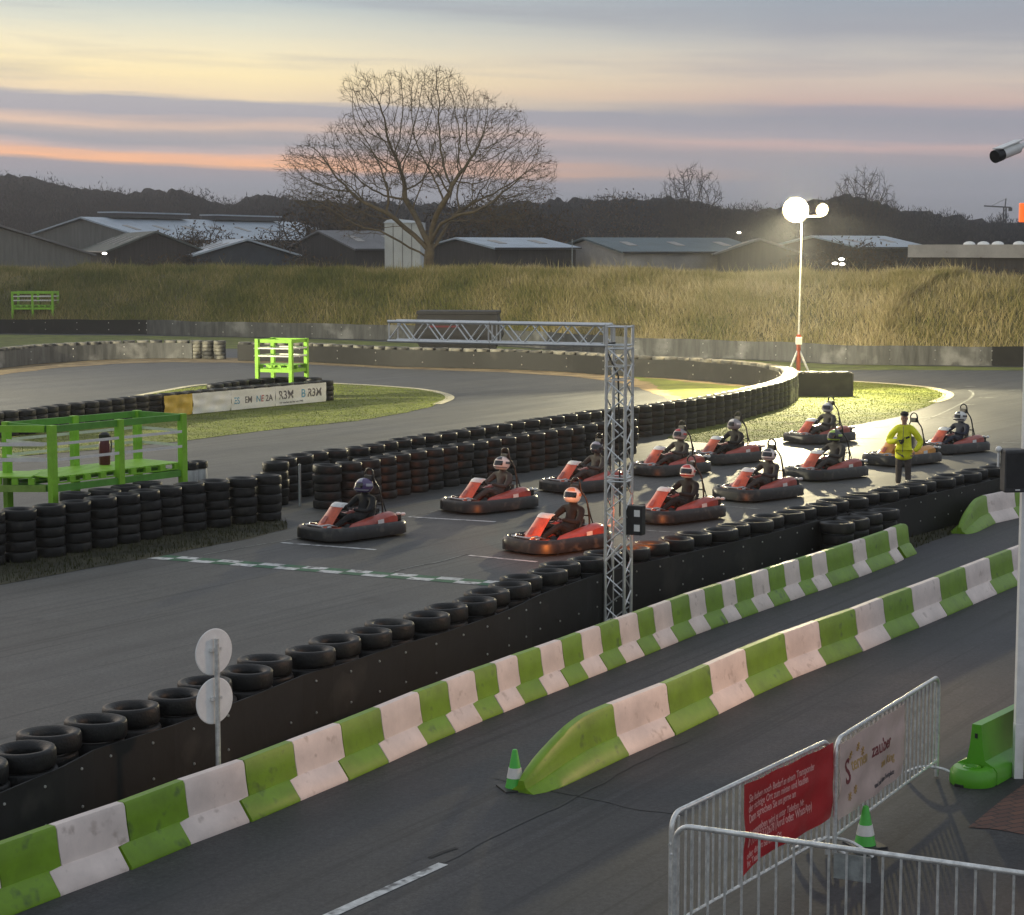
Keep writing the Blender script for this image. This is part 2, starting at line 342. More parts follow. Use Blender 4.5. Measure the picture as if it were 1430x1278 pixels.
def text_mesh(txt, size, thick=.001, align='LEFT', bold=.012):
    c = bpy.data.curves.new('txt', 'FONT'); c.body = txt; c.size = size; c.extrude = thick; c.offset = size*bold; c.align_x = align; c.resolution_u = 3
    o = bpy.data.objects.new('txt', c); COL.objects.link(o); dg = bpy.context.evaluated_depsgraph_get()
    me = bpy.data.meshes.new_from_object(o.evaluated_get(dg)); bpy.data.objects.remove(o); bpy.data.curves.remove(c); return me
def lettering(txt, size, m, par, origin, xdir, updir, align='LEFT', off=.006, sx=1.):
    me = text_mesh(txt, size, align=align); me.materials.clear(); me.materials.append(m)
    x = Vector(xdir).normalized(); z = x.cross(Vector(updir)).normalized(); y = z.cross(x)
    mm = Matrix((x*sx, y, z)).transposed().to_4x4(); mm.translation = Vector(origin)+z*off
    me.transform(mm); return put('lettering', me, par)

# ------------------------------------------------------------------ ground, track, road
sheet('ground', [(-1500, -200), (1500, -200), (1500, 2200), (-1500, 2200)], -.03, M['field'])
E_PX = [(-60, 465), (0, 466), (195, 467), (300, 470), (450, 473), (560, 476), (700, 483), (800, 490), (885, 496), (951, 499), (1041, 502), (1087, 504), (1162, 508), (1220, 510), (1330, 511), (1430, 512), (1500, 513)]
EP = path(E_PX, 0, 1.0)
sheet('race_track', [(p.x, p.y+.4) for p in EP]+[(60, 85), (60, 3), (-70, 3), (-70, 127)], 0, M['track'])

# ---- striped barrier rows: crest points in the photograph
HB = .56
FAR = [(-95, 1210, 'w'), (-12, 1181, 'g'), (72, 1152, 'w'), (168, 1120, 'g'), (251, 1089, 'w'), (335, 1061, 'g'), (403, 1035, 'w'), (470, 1010, 'g'), (525, 988, 'w'), (579, 966, 'g'), (619, 951, 'w'), (657, 936.5, 'g'), (687, 926, 'w'), (717, 915, 'g'), (749, 904, 'w'), (779, 893.5, 'g'), (806, 883.5, 'w'), (833, 874, 'g'), (859, 864.5, 'w'), (885, 855.5, 'g'), (907, 847.5, 'w'), (932, 838.5, 'g'), (957, 829.5, 'w'), (979, 822.5, 'g'), (1003, 815, 'w'), (1022, 809, 'g'), (1045, 801.5, 'w'), (1068, 794.5, 'g'), (1090, 787.5, 'w'), (1111, 781, 'g'), (1129, 775.5, 'w'), (1149, 769.5, 'g'), (1186, 758, 'w'), (1204, 752, 'g'), (1236, 741, 'w'), (1247, 736, 'g'), (1266, 729, None)]
NEAR = [(728, 1034, 'g'), (850, 983, 'w'), (925, 954, 'g'), (985, 928, 'w'), (1035, 906, 'g'), (1090, 884, 'w'), (1138, 867, 'g'), (1189, 850, 'w'), (1228, 835, 'g'), (1268, 820.5, 'w'), (1307, 806, 'g'), (1343, 792, 'w'), (1377, 779, 'g'), (1408, 767.5, 'w'), (1436, 757, 'g'), (1470, 744, 'w'), (1500, 733, None)]
PROF = [(-.26, 0), (-.26, .03), (-.13, .205), (-.108, .21), (-.08, .36), (-.06, .53), (-.04, HB), (.04, HB), (.06, .53), (.08, .36), (.108, .21), (.13, .205), (.26, .03), (.26, 0)]
def hull_block(par_name, a, b, col, label, group, taper=None, delta=.17):
    """one barrier block from crest point a to crest point b; the skirt is shifted back like the interlocking tab"""
    a = Vector((a.x, a.y, 0)); b = Vector((b.x, b.y, 0)); L_ = (b-a).length; d = (b-a).normalized(); ang = math.atan2(d.y, d.x)
    mb = MB(); g = .006
    def ring(x, hs=1., ws=1.):
        out = []
        for (y, z) in PROF:
            low = z < .208
            out.append(Vector((x-(delta if low and not taper else 0), y*ws, max(z*hs, .0))))
        return out
    if taper:
        n = 12; rings = []
        for k in range(n+1):
            t = k/n; tt = t if taper == 'start' else 1-t
            hs = min(1, .24+.78*math.sin(min(1, tt*1.2)*PI/2)**.85) if taper == 'start' else .80+.2*min(1, tt*3)**.5; ws = .55+.45*min(1, tt*5)**.5
            x = L_*t; rings.append(ring(x, hs, ws))
        mb.loft(rings)
    else:
        low = ring(g); hi = ring(L_-g)
        # split the block at its ledge so that the skirt can stand proud of the end joint
        mb.loft([low, hi])
    o = mb.build(par_name, M['green_block'] if col == 'g' else M['white_block'], smooth=True, angle=R(50))
    o.location = a; o.rotation_euler = (0, 0, ang)
    return tag(o, label, 'barrier block', group)
def row(px, name, group, lastend):
    pts = [at(u, v, HB) for u, v, _ in px]; cnt = {'g': 0, 'w': 0}
    for i in range(len(px)-1):
        c = px[i][2]; cnt[c] += 1
        tp = None
        if name == 'shorter' and i == 0: tp = 'start'
        if lastend and i == len(px)-2: tp = 'end'
        word = 'green' if c == 'g' else 'white'
        if tp: lab = 'green sloping end block of the %s striped barrier row' % name
        else: lab = '%s %s block from the left end of the %s striped barrier row' % (ordi(cnt[c]), word, name)
        hull_block('barrier_block', pts[i], pts[i+1], c, lab, group, tp)
    return pts
farp = row(FAR, 'longer', 'green and white barrier blocks beside the tyre wall', True)
nearp = row(NEAR, 'shorter', 'green and white barrier blocks in the middle of the road', False)
# the third row behind the loudspeaker
GPX = [(1338, 716, 'g'), (1374, 692, 'w'), (1413, 684, 'g'), (1450, 676, None)]
gp = [at(u, v, HB) for u, v, _ in GPX]; gp[0] = at(1340, 732, .2)
for i, lab in enumerate(['dark green sloping end block below the black loudspeaker', 'white block below the black loudspeaker between two green blocks', 'dark green block right of the white one below the loudspeaker']):
    hull_block('barrier_block', gp[i], gp[i+1], GPX[i][2], lab, 'barrier blocks below the loudspeaker', 'start' if i == 0 else None)

W1_PX = [(-30, 1068), (36, 1042), (84, 1019), (140, 1002), (199, 985), (247, 968), (297, 951), (353, 930), (391, 916), (439, 904), (480, 891), (525, 877), (575, 864), (620, 850), (660, 837), (690, 825), (715, 813), (760, 798), (800, 785), (850, 772), (900, 762), (945, 752), (1000, 740), (1060, 726), (1120, 711), (1180, 697), (1250, 682), (1320, 667), (1385, 653), (1440, 643)]
W1 = path(W1_PX, .92, .615)
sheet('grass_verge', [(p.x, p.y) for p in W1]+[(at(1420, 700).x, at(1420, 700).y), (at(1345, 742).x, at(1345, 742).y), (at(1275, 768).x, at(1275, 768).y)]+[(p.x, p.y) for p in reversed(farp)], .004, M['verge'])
rd = [(p.x, p.y) for p in farp]+[tuple(at(1300, 757).xy), tuple(at(1345, 742).xy), tuple(at(1420, 705).xy), (20, 52), (60, 60), (60, 4), (-9, 4)]
sheet('road', rd, .008, M['road'])
strip('road_line', at(452, 1284), at(619, 1208), .11, .0125, M['line'])
def crackline(px, w, z, m, name, jit=.02):
    P = catmull(flat([at(u, v) for u, v in px]), .18); P = [p+Vector((random.uniform(-jit, jit), random.uniform(-jit, jit), 0)) for p in P]
    mb = MB(); ribbon(mb, P, w, z); return tag(mb.build(name, m), kind='structure')
crackline([(619, 1206), (700, 1165), (762, 1135), (832, 1100), (880, 1072), (960, 1035)], .035, .0125, M['seam'], 'road_seam')
crackline([(690, 1088), (760, 1104), (830, 1118), (890, 1132), (960, 1140)], .02, .0125, M['seam'], 'road_crack')
crackline([(600, 1200), (640, 1185), (655, 1184)], .05, .0125, M['crack'], 'road_scrape')
W1B_PX = [(1168, 730), (1207, 719), (1243, 709.5)]
sheet('brick_paving', [at(1352, 1157), at(1400, 1118), at(1430, 1097), at(1500, 1060), at(1560, 1160), at(1430, 1167), at(1392, 1160)], .013, M['brick'])

# start line: two rows of checks
a = at(214, 778); b = at(705, 817); d = (b-a).normalized(); nrm = Vector((-d.y, d.x, 0)); L_ = (b-a).length
wq = MB(); gq = MB(); n = int(L_/.42)
for k in range(n):
    for r_ in range(2):
        mb = wq if (k+r_) % 2 == 0 else gq
        p = a+d*(k*L_/n)+nrm*(r_*.24-.2); q = p+d*(L_/n)
        mb.add([(*p.xy, .005), (*q.xy, .005), (*(q+nrm*.24).xy, .005), (*(p+nrm*.24).xy, .005)], [(0, 1, 2, 3)])
sl = wq.build('start_line', M['line']); tag(sl, kind='structure'); gq.build('check', M['line_green'], sl)
for (p, q, w, m) in [((570, 722), (692, 729), .1, 'line'), ((655, 776), (750, 785), .1, 'line'), ((392, 758), (525, 768), .1, 'line'), ((870, 739), (965, 745), .1, 'line_faint'),
                     ((740, 688), (790, 690), .09, 'line_faint'), ((1000, 706), (1060, 711), .09, 'line_faint'), ((1190, 612), (1232, 613), .12, 'line_faint'), ((1222, 597), (1240, 596), .14, 'line_faint'),
                     ((1280, 583), (1330, 584), .12, 'line_faint'), ((1348, 540), (1362, 540), .3, 'line_faint'), ((1408, 545), (1425, 545), .3, 'line_faint'), ((1347, 565), (1362, 565), .2, 'line_faint'),
                     ((1366, 555), (1392, 556), .2, 'line_faint'), ((1400, 618), (1425, 619), .14, 'line_faint'), ((1190, 545), (1205, 545), .2, 'line_faint'), ((1290, 636), (1330, 638), .1, 'line_faint')]:
    strip('grid_line', at(*p), at(*q), w, .005, M[m])
crackline([(285, 775), (350, 763), (416, 752), (520, 731), (600, 716), (660, 700)], .04, .006, M['line_faint'], 'lane_line', .004)
crackline([(545, 800), (575, 792), (612, 785), (660, 772)], .04, .006, M['line_faint'], 'lane_line', .004)
crackline([(1353, 545), (1359, 550), (1354, 557), (1340, 565), (1320, 575), (1290, 588)], .09, .005, M['line_faint'], 'curve_line', .01)

# grass areas
def gpoly(px): return [at(u, v) for u, v in px]
ISL = [(-60, 640), (0, 640), (120, 630), (257, 616), (350, 604), (430, 595), (500, 588), (560, 578), (605, 568), (626, 558), (624, 552), (605, 547), (575, 543), (520, 539), (460, 536), (380, 534), (290, 538), (240, 545), (120, 568), (0, 588), (-60, 600)]
G2 = [(930, 612), (958, 616), (1000, 619), (1036, 619), (1100, 610), (1180, 596), (1250, 583), (1295, 568), (1320, 556), (1322, 550), (1305, 544), (1290, 541), (1240, 536.5), (1192, 533.5), (1120, 530), (1100, 545), (1060, 578), (1000, 592), (950, 602)]
isl = gpoly(ISL); g2 = gpoly(G2)
sheet('grass_island', isl, .010, M['grass_ground'], jit=.06, step=.5); sheet('grass_infield', g2, .010, M['grass_ground'], jit=.05, step=.5)
sheet('dirt_strip', gpoly([(-60, 512), (0, 512), (80, 505), (160, 499), (240, 498), (330, 500), (430, 501), (530, 507), (700, 510), (840, 518), (930, 528), (1010, 536), (1080, 540), (1080, 553), (1000, 556), (945, 562), (930, 556), (900, 544), (860, 534), (800, 526), (700, 520), (530, 514), (430, 509), (330, 507), (240, 506), (160, 508), (80, 514), (0, 524), (-60, 530)]), .006, M['dirt'], jit=.15, step=1)
sheet('grass_pocket', gpoly([(860, 523), (930, 530), (1010, 538), (1062, 541), (1040, 548), (1000, 553), (955, 557), (935, 548), (900, 533)]), .010, M['grass_ground'], jit=.25, step=.5)
sheet('grass_belt', gpoly([(-60, 467), (195, 469), (300, 471), (450, 474), (700, 484), (885, 497), (1041, 503), (1162, 509), (1330, 512), (1500, 514), (1500, 518), (1330, 517), (1180, 517), (1100, 521), (1060, 515), (1000, 508), (885, 503), (700, 495), (430, 490), (240, 485), (0, 488), (-60, 490)]), .006, M['grass_ground'], jit=.15, step=1)
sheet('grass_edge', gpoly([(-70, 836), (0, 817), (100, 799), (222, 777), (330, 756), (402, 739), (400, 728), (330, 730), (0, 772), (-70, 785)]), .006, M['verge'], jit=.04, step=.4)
kb = MB(); ribbon(kb, catmull(flat(gpoly([(-60, 599), (0, 587), (120, 567), (240, 544), (290, 537), (380, 533), (460, 535.5), (520, 538.5), (575, 542.5), (605, 546.5), (625, 552), (627, 558), (610, 565)])), .5), .34, .014)
tag(kb.build('island_kerb', M['kerb']), kind='structure')
kb = MB(); ribbon(kb, catmull(flat(gpoly([(1160, 532), (1192, 533), (1240, 536), (1290, 540.5), (1308, 544), (1323, 549.5), (1321, 556), (1300, 563)])), .5), .42, .014)
tag(kb.build('infield_kerb', M['kerb']), kind='structure')

M['blade_short'] = blade_mat('short_grass_blade', [(0, (.09, .12, .018)), (.45, (.15, .20, .025)), (.75, (.20, .23, .035)), (1, (.24, .21, .07))], .6)
M['blade_tall'] = blade_mat('tall_dry_grass_blade', [(0, (.10, .12, .03)), (.3, (.20, .20, .06)), (.55, (.31, .27, .10)), (.85, (.46, .37, .18)), (1, (.58, .49, .28))], .22)
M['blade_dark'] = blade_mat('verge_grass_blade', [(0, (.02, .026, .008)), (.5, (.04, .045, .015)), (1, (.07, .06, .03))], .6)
def lawn(name, poly, dens, h, w, z, m, label):
    xs = [p.x for p in poly]; ys = [p.y for p in poly]; A = (max(xs)-min(xs))*(max(ys)-min(ys)); n = int(A*dens)
    X = RNG.uniform(min(xs), max(xs), n); Y = RNG.uniform(min(ys), max(ys), n); k = inpoly(X, Y, [(p.x, p.y) for p in poly]); X = X[k]; Y = Y[k]; n = len(X)
    return blades(name, X, Y, np.full(n, z), h*RNG.uniform(.5, 1.3, n), w*RNG.uniform(.6, 1.3, n), RNG.uniform(.25, .75, n), m, .5, label, 'grass')
lawn('grass', isl, 130, .022, .035, .008, M['blade_short'], 'short green grass growing on the island behind the banners')
lawn('grass', g2, 200, .022, .035, .008, M['blade_short'], 'bright green grass growing under the floodlight')
vp = [Vector((p.x, p.y, 0)) for p in W1]+[at(1345, 742)]+[Vector((p.x, p.y, 0)) for p in reversed(farp)]
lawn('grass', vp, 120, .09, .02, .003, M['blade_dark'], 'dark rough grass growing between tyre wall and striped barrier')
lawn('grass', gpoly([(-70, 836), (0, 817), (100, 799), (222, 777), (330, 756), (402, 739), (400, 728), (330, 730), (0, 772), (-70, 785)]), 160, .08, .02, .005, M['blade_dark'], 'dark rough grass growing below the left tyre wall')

# ------------------------------------------------------------------ embankment
EPX = path([(-420, 462)]+E_PX+[(1900, 514)], 0, 1.2)
EN = normals(EPX)   # travelling left to right: the right-hand side faces the camera, so away = -normal
sec = [(.5, 0.), (1.5, .45), (3, 1.25), (5, 2.3), (7, 3.0), (9, 3.6), (11, 3.85), (13, 3.9), (16, 3.8), (20, 3.0), (26, .8), (30, -.1)]
def bermz(t):
    return np.interp(t, [s[0] for s in sec], [s[1] for s in sec])
mb = MB(); vs = []; fs = []; k = len(sec)
for i, (p, q) in enumerate(zip(EPX, EN)):
    for (t, z) in sec:
        w = .10*math.sin(p.x*.31+t*.3)+.07*math.sin(p.x*.83+t*.2)
        c = p-q*t; vs.append((c.x, c.y, z+w*min(1, z/2)))
for i in range(len(EPX)-1):
    for j in range(k-1): fs.append((i*k+j, (i+1)*k+j, (i+1)*k+j+1, i*k+j+1))
mb.add(vs, fs); tag(mb.build('embankment', M['berm'], smooth=True), kind='structure')
n = 260000; I = RNG.uniform(0, len(EPX)-1.01, n); T = .3+13.5*RNG.uniform(0, 1, n)**.9
i0 = I.astype(int); fr = I-i0; PX = np.array([(p.x, p.y) for p in EPX]); NX = np.array([(q.x, q.y) for q in EN])
pxx = PX[i0, 0]*(1-fr)+PX[i0+1, 0]*fr; base = PX[i0]*(1-fr)[:, None]+PX[i0+1]*fr[:, None]-(NX[i0]*(1-fr)[:, None]+NX[i0+1]*fr[:, None])*T[:, None]
X, Y = base[:, 0], base[:, 1]; keep = (X > -38) & (X < 34); X, Y, T, pxx = X[keep], Y[keep], T[keep], pxx[keep]; n = len(X)
Z = bermz(T); Z = Z+(.10*np.sin(pxx*.31+T*.3)+.07*np.sin(pxx*.83+T*.2))*np.minimum(1, Z/2)-.05
tint = np.clip(.36+.008*(X+20)+.10*(T > 11)+RNG.normal(0, .2, n)+.15*np.sin(X*.9+T*.6)*np.sin(X*.37-T*.9)+.1*np.sin(X*.13)+.06*(T<3), 0, 1)
clump = (np.sin(X*1.7+2*np.sin(Y*1.1))*np.sin(Y*1.9+X*.6)+1)/2
h = RNG.uniform(.22, .6, n)*(.8+.5*clump)+(RNG.uniform(0, 1, n) > .985)*.5*np.where(T > 10.5, 1.1, .85)
blades('tall_grass', X, Y, Z, h, RNG.uniform(.025, .07, n), tint, M['blade_tall'], 1.0, 'tall dry grass covering the long embankment behind the track', 'grass')

# ------------------------------------------------------------------ tyre walls
TP = [(.19, .03), (.255, .0), (.297, .007), (.307, .03), (.309, .092), (.307, .155), (.297, .178), (.255, .185), (.19, .155), (.178, .12), (.178, .065)]
tyre_me = {}
for key in ('tyre', 'tyre_far', 'tyre_white'):
    mb = MB(); mb.lathe(TP, 26, closed=True); tyre_me[key] = mb.mesh('tyre', M[key], True, R(60))
mb = MB()
for k in range(5): mb.lathe(TP, 16, c=(random.uniform(-.012, .012), random.uniform(-.012, .012), k*.185), closed=True)
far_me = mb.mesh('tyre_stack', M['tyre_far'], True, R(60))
mb = MB()
for k in range(4): mb.lathe(TP, 16, c=(random.uniform(-.012, .012), random.uniform(-.012, .012), k*.185), closed=True)
far4_me = mb.mesh('tyre_stack', M['tyre'], True, R(60))
mb = MB()
for k in range(5): mb.lathe(TP, 16, c=(random.uniform(-.012, .012), random.uniform(-.012, .012), k*.185), closed=True)
dark5_me = mb.mesh('tyre_stack', M['tyre'], True, R(60))
def stack(p, n, label, group, off=0., z0=0.):
    e = empty('tyre_stack', (p.x, p.y, z0), random.uniform(0, 6.28), label, 'tyre stack', group)
    for k in range(n):
        t_ = put('tyre', tyre_me['tyre'], e, (random.uniform(-.024, .024), random.uniform(-.024, .024), k*.186+.001), random.uniform(0, 6)); q_ = random.uniform(.93, 1.035); t_.scale = (q_, q_, 1)
        if k == n-1: t_.rotation_euler = (random.uniform(-.035, .035), random.uniform(-.035, .035), t_.rotation_euler.z); t_.location.z += .008
    return e
def belt(name, P, offs, z0, z1, m, label, group=None, bolts=True, step=.62, sag=.0, brows=(.3, .78)):
    N_ = normals(P); mb = MB(); Q = [p+q*offs for p, q in zip(P, N_)]; T_ = [p+q*(offs+math.copysign(.022, offs)) for p, q in zip(P, N_)]
    n = len(P); zt = [z1+sag*math.sin(i*.55)+random.uniform(-sag, sag)*.5 for i in range(n)]
    vs = []
    for i in range(n): vs += [(Q[i].x, Q[i].y, z0), (T_[i].x, T_[i].y, z0), (T_[i].x, T_[i].y, zt[i]), (Q[i].x, Q[i].y, zt[i])]
    fs = []
    for i in range(n-1):
        for j in range(4): fs.append((i*4+j, (i+1)*4+j, (i+1)*4+(j+1) % 4, i*4+(j+1) % 4))
    fs += [(0, 1, 2, 3), tuple((n-1)*4+j for j in (3, 2, 1, 0))]
    mb.add(vs, fs); o = mb.build(name, m); tag(o, label, 'rubber belt', group)
    if bolts:
        bb = MB(); s = 1 if offs > 0 else -1
        for i in range(0, n, max(1, int(round(step/((P[1]-P[0]).length))))):
            for zf in brows:
                if random.random() < .12: continue
                c = T_[i]+N_[i]*s*.004; bb.ball((c.x, c.y, z0+(z1-z0)*zf), .016 if P[0].y < 60 else .035, 3)
        b = bb.build('bolt', M['bolt'], o, True); b['kind'] = 'stuff'
    return o
# near wall beside the road
for i, p in enumerate(W1):
    side = Vector((normals(W1)[i].x, normals(W1)[i].y, 0))*(.05 if i % 2 else -.05)
    stack(p+side, 5, '%s black tyre stack from the left in the long near wall beside the road' % ordi(i+1), 'tyre stacks of the near wall beside the road')
belt('rubber_belt', path([(-110, 1100)]+W1_PX, .92, .3), .385, .02, .76, M['belt'], 'long black belt bolted along the road side of the near tyre wall', step=.62, brows=(.35, .85))
W1b = path(W1B_PX, .74, .64)
for i, p in enumerate(W1b): stack(p, 4, '%s shorter tyre stack set in front of the near wall right of the karts' % ordi(i+1), 'extra tyre stacks before the near wall')
# left wall in front of the green platform
WC = path([(-60, 722), (15, 713), (70, 706), (110, 700), (150, 694), (200, 686), (235, 680), (280, 674), (320, 670), (365, 665), (388, 663)], .92, .62)
for i, p in enumerate(WC): stack(p, 5, '%s black tyre stack from the left below the green platform' % ordi(i+1), 'tyre stacks of the left wall')
WC2 = path([(120, 692), (165, 687), (205, 680), (245, 673)], .92, .66)
for i, p in enumerate(WC2): stack(p+Vector((-.3, .35, 0)), 5, '%s tyre stack from the left in the short second row under the green platform' % ordi(i+1), 'second row of tyre stacks under the platform')
# the two middle walls
W2 = path([(456, 650), (490, 646), (520, 641), (545, 636), (570, 632), (610, 626), (680, 615), (750, 604), (835, 592), (880, 586)], .92, .64)
for i, p in enumerate(W2): stack(p, 5, '%s black tyre stack from the left in the wall just behind the karts' % ordi(i+1), 'tyre stacks of the wall behind the karts')
W3_PX = [(396, 640), (440, 632), (500, 625), (560, 614), (640, 602), (720, 590), (835, 574), (900, 566), (960, 558), (1010, 550), (1050, 541), (1080, 534), (1098, 527), (1104, 520), (1098, 514), (1080, 510), (1050, 506), (1000, 502), (940, 498.5), (880, 496), (800, 491), (700, 487.5), (560, 484.5), (430, 479), (330, 477.5)]
W3 = path(W3_PX, .92, .66)
nf = sum(1 for p in W3 if p.y < 74.5)
for i, p in enumerate(W3):
    near = p.y < 58
    gl = 'tyre stacks of the long hairpin wall'; lab = '%s tyre stack along the long hairpin wall counted from its near left end' % ordi(i+1)
    if near and i < nf: stack(p, 5, lab, gl)
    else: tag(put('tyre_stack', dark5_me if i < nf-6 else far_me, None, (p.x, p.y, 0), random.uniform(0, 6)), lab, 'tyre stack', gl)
back = path(W3_PX[13:], .92, .4)
belt('rubber_belt', back, -.345, .02, .80, M['belt'], 'dark belt bolted to the inside of the hairpin tyre wall', step=2.4, sag=.02)
stackw = at(384, 646, .92); stack(stackw, 5, 'tyre stack at the rounded near end of the hairpin wall, left of the white post', 'tyre stacks of the long hairpin wall')
mb = MB(); q = at(419, 707); mb.tube((q.x, q.y, 0), (q.x, q.y, .9), .03, 8); mb.ball((q.x, q.y, .9), .032, 4)
tag(mb.build('edge_post', M['galvp'], smooth=True), 'thin pale post added for the belt end edge between the two tyre walls', 'post')  # added upright, stands in for the pale edge at the belt end
DP = path([(-70, 492), (0, 486), (40, 482), (80, 479.5), (160, 476), (240, 475), (312, 476)], .92, .66)
for i, p in enumerate(DP):
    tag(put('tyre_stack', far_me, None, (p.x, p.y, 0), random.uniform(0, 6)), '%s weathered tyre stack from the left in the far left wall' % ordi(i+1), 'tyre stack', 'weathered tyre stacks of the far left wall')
belt('rubber_belt', path([(-70, 492), (0, 486), (40, 482), (80, 479.5), (160, 476), (240, 475), (285, 475.5)], .92, .5), .35, .02, .8, M['belt_grey'], 'weathered belt along the far left tyre wall above the sandy strip', step=3, sag=.02)
# island wall behind the banners
WI = path([(-60, 584), (0, 575), (33, 572.5), (84, 565), (134, 560), (185, 554), (235, 549), (300, 543), (380, 536.5), (457, 531)], .74, .64)
for i, p in enumerate(WI):
    tag(put('tyre_stack', far4_me, None, (p.x, p.y, 0), random.uniform(0, 6)), '%s low tyre stack from the left behind the banners on the island' % ordi(i+1), 'tyre stack', 'low tyre stacks of the island wall')
WJ = path([(300, 536), (335, 531), (370, 528), (410, 526.5), (440, 527.5)], .74, .66)
for i, p in enumerate(WJ):
    tag(put('tyre_stack', far4_me, None, (p.x, p.y, 0), random.uniform(0, 6)), '%s low tyre stack from the left around the small lime stand' % ordi(i+1), 'tyre stack', 'low tyre stacks around the small lime stand')
# pale tyres leaning against the island wall left of the yellow banner
for i, u in enumerate([176, 192, 207, 220]):
    q = at(u, 581-(u-176)*.05); mb = MB(); mb.lathe(TP, 18, closed=True, c=(0, 0, -.09), mtx=Matrix.Rotation(R(82), 4, 'X'))
    o = mb.build('tyre', M['tyre_white'], smooth=True); o.location = (q.x, q.y-.1, .31); o.rotation_euler = (0, 0, R(30)); tag(o, '%s pale painted tyre from the left leaning beside the yellow banner' % ordi(i+1), 'tyre', 'pale tyres beside the yellow banner')
# low pair of white tyres right of the platform
for i, (u, v) in enumerate([(264, 664), (277, 662)]):
    q = at(u, v+12); mb = MB(); mb.lathe(TP, 20, closed=True)
    o = mb.build('tyre', M['tyre_white'], smooth=True); o.location = (q.x, q.y, .0)
    o.scale = (.7, .7, 1.9); tag(o, ['left', 'right'][i]+' white painted tyre tub beside the right end of the green platform', 'tyre', 'white tyre tubs beside the platform')
    o2 = put('tyre', tyre_me['tyre'], None, (q.x, q.y, .353)); tag(o2, 'black tyre lying on the %s white tyre tub' % ['left', 'right'][i], 'tyre', 'black tyres on the white tubs'); o2.scale = (.75, .75, .9)
# block under the floodlight
BL = [(1108, 517.5), (1178, 518)]
P0 = at(1112, 519, .92); P1 = at(1176, 519, .92)
for i in range(4):
    p = P0.lerp(P1, i/3.); tag(put('tyre_stack', dark5_me, None, (p.x, p.y, 0)), '%s tyre stack from the left in the belt-wrapped block under the floodlight' % ordi(i+1), 'tyre stack', 'tyre stacks under the floodlight')
d = (P1-P0); d.z = 0; d.normalize(); nn = Vector((d.y, -d.x, 0))
A0 = P0-d*.36+nn*.36; A1 = P1+d*.36+nn*.36; A2 = P1+d*.36-nn*.36; A3 = P0-d*.36-nn*.36
mb = MB()
for (x_, y_) in ((A0, A1), (A1, A2), (A2, A3), (A3, A0)):
    dd = (y_-x_).normalized()*.02; mb.beam((x_.x-dd.x, x_.y-dd.y, .45), (y_.x-dd.x, y_.y-dd.y, .45), .02, .86)
tag(mb.build('rubber_belt', M['belt']), 'black belt wrapped around the tyre block under the floodlight', 'rubber belt')

# outer wall of belting along the foot of the embankment
zE = .93
def wallseg(P, m, label, posts=True):
    o = belt('belt_wall', P, .02, .02, zE, m, label, step=2.0, sag=.02); o['category'] = 'belt wall'
    return o
full = path(E_PX, 0, .5); cut = next(i for i, p in enumerate(full) if (p.x*FPX/p.y+715) > 197)
c2 = next(i for i, p in enumerate(full) if (p.x*FPX/p.y+715) > 1372)
wallseg(full[:cut+1], M['belt'], 'black stretch of belt wall at the left foot of the embankment')
wallseg(full[cut:c2+1], M['belt_grey'], 'long grey stained belt wall at the foot of the embankment')
wallseg(full[c2:], M['belt'], 'dark end stretch of belt wall at the right foot of the embankment')


# ------------------------------------------------------------------ start gantry
GD = Vector((-.915, .403, 0)).normalized(); GN = Vector((GD.y, -GD.x, 0))   # GD: along the boom, away from the column
g0 = at(863, 869); g0.z = 0
gantry = empty('start_gantry', g0, 0, 'silver lattice start gantry with one column and a long overhanging boom', 'gantry')
def truss(mb, a, axis, L_, sx, sy, w, pitch, r=.025, rb=.0115, phase=0):
    """square lattice: four chords, zigzag braces on the four sides"""
    C_ = [sx*(w/2*i)+sy*(w/2*j) for i, j in ((-1, -1), (1, -1), (1, 1), (-1, 1))]
    for c in C_: mb.tube(a+c, a+c+axis*L_, r, 10)
    n = int(L_/pitch)
    for s in range(4):
        c, d = C_[s], C_[(s+1) % 4]
        for k in range(n):
            p, q = (c, d) if (k+phase) % 2 == 0 else (d, c)
            mb.tube(a+p+axis*(k*L_/n), a+q+axis*((k+1)*L_/n), rb, 6)
    for x in (0.02, L_-.02):
        for s in range(4): mb.tube(a+C_[s]+axis*x, a+C_[(s+1) % 4]+axis*x, rb*1.1, 6)
Z = Vector((0, 0, 1)); w = .30
mb = MB(); truss(mb, Vector((0, 0, .01)), Z, 2.15, GD, GN, w, .22); truss(mb, Vector((0, 0, 2.17)), Z, 1.96, GD, GN, w, .22, phase=1); mb.build('column', M['alu'], gantry, True)
mb = MB(); truss(mb, Vector((0, 0, 4.14)), Z, .31, GD, GN, w, .33); mb.build('corner_block', M['alu'], gantry, True)
zc = Vector((0, 0, 4.305)); BL1 = 1.85
mb = MB(); truss(mb, zc+GD*.17, GD, BL1, GN, Z, w, .235); truss(mb, zc+GD*(.19+BL1), GD, 1.73, GN, Z, w, .245); mb.build('boom', M['alu'], gantry, True)
mb = MB(); mb.box((0, 0, .006), (.6, .6, .012), rz=math.atan2(GD.y, GD.x)); mb.build('base_plate', M['alu'], gantry)
mb = MB()
for zz in (3.65, 3.85): mb.beam(GN*-.17+GD*-.17+Z*zz, GN*-.17+GD*.17+Z*zz, .02, .02); mb.beam(GN*.17+GD*-.17+Z*zz, GN*.17+GD*.17+Z*zz, .02, .02)
mb.build('brace', M['alu'], gantry)
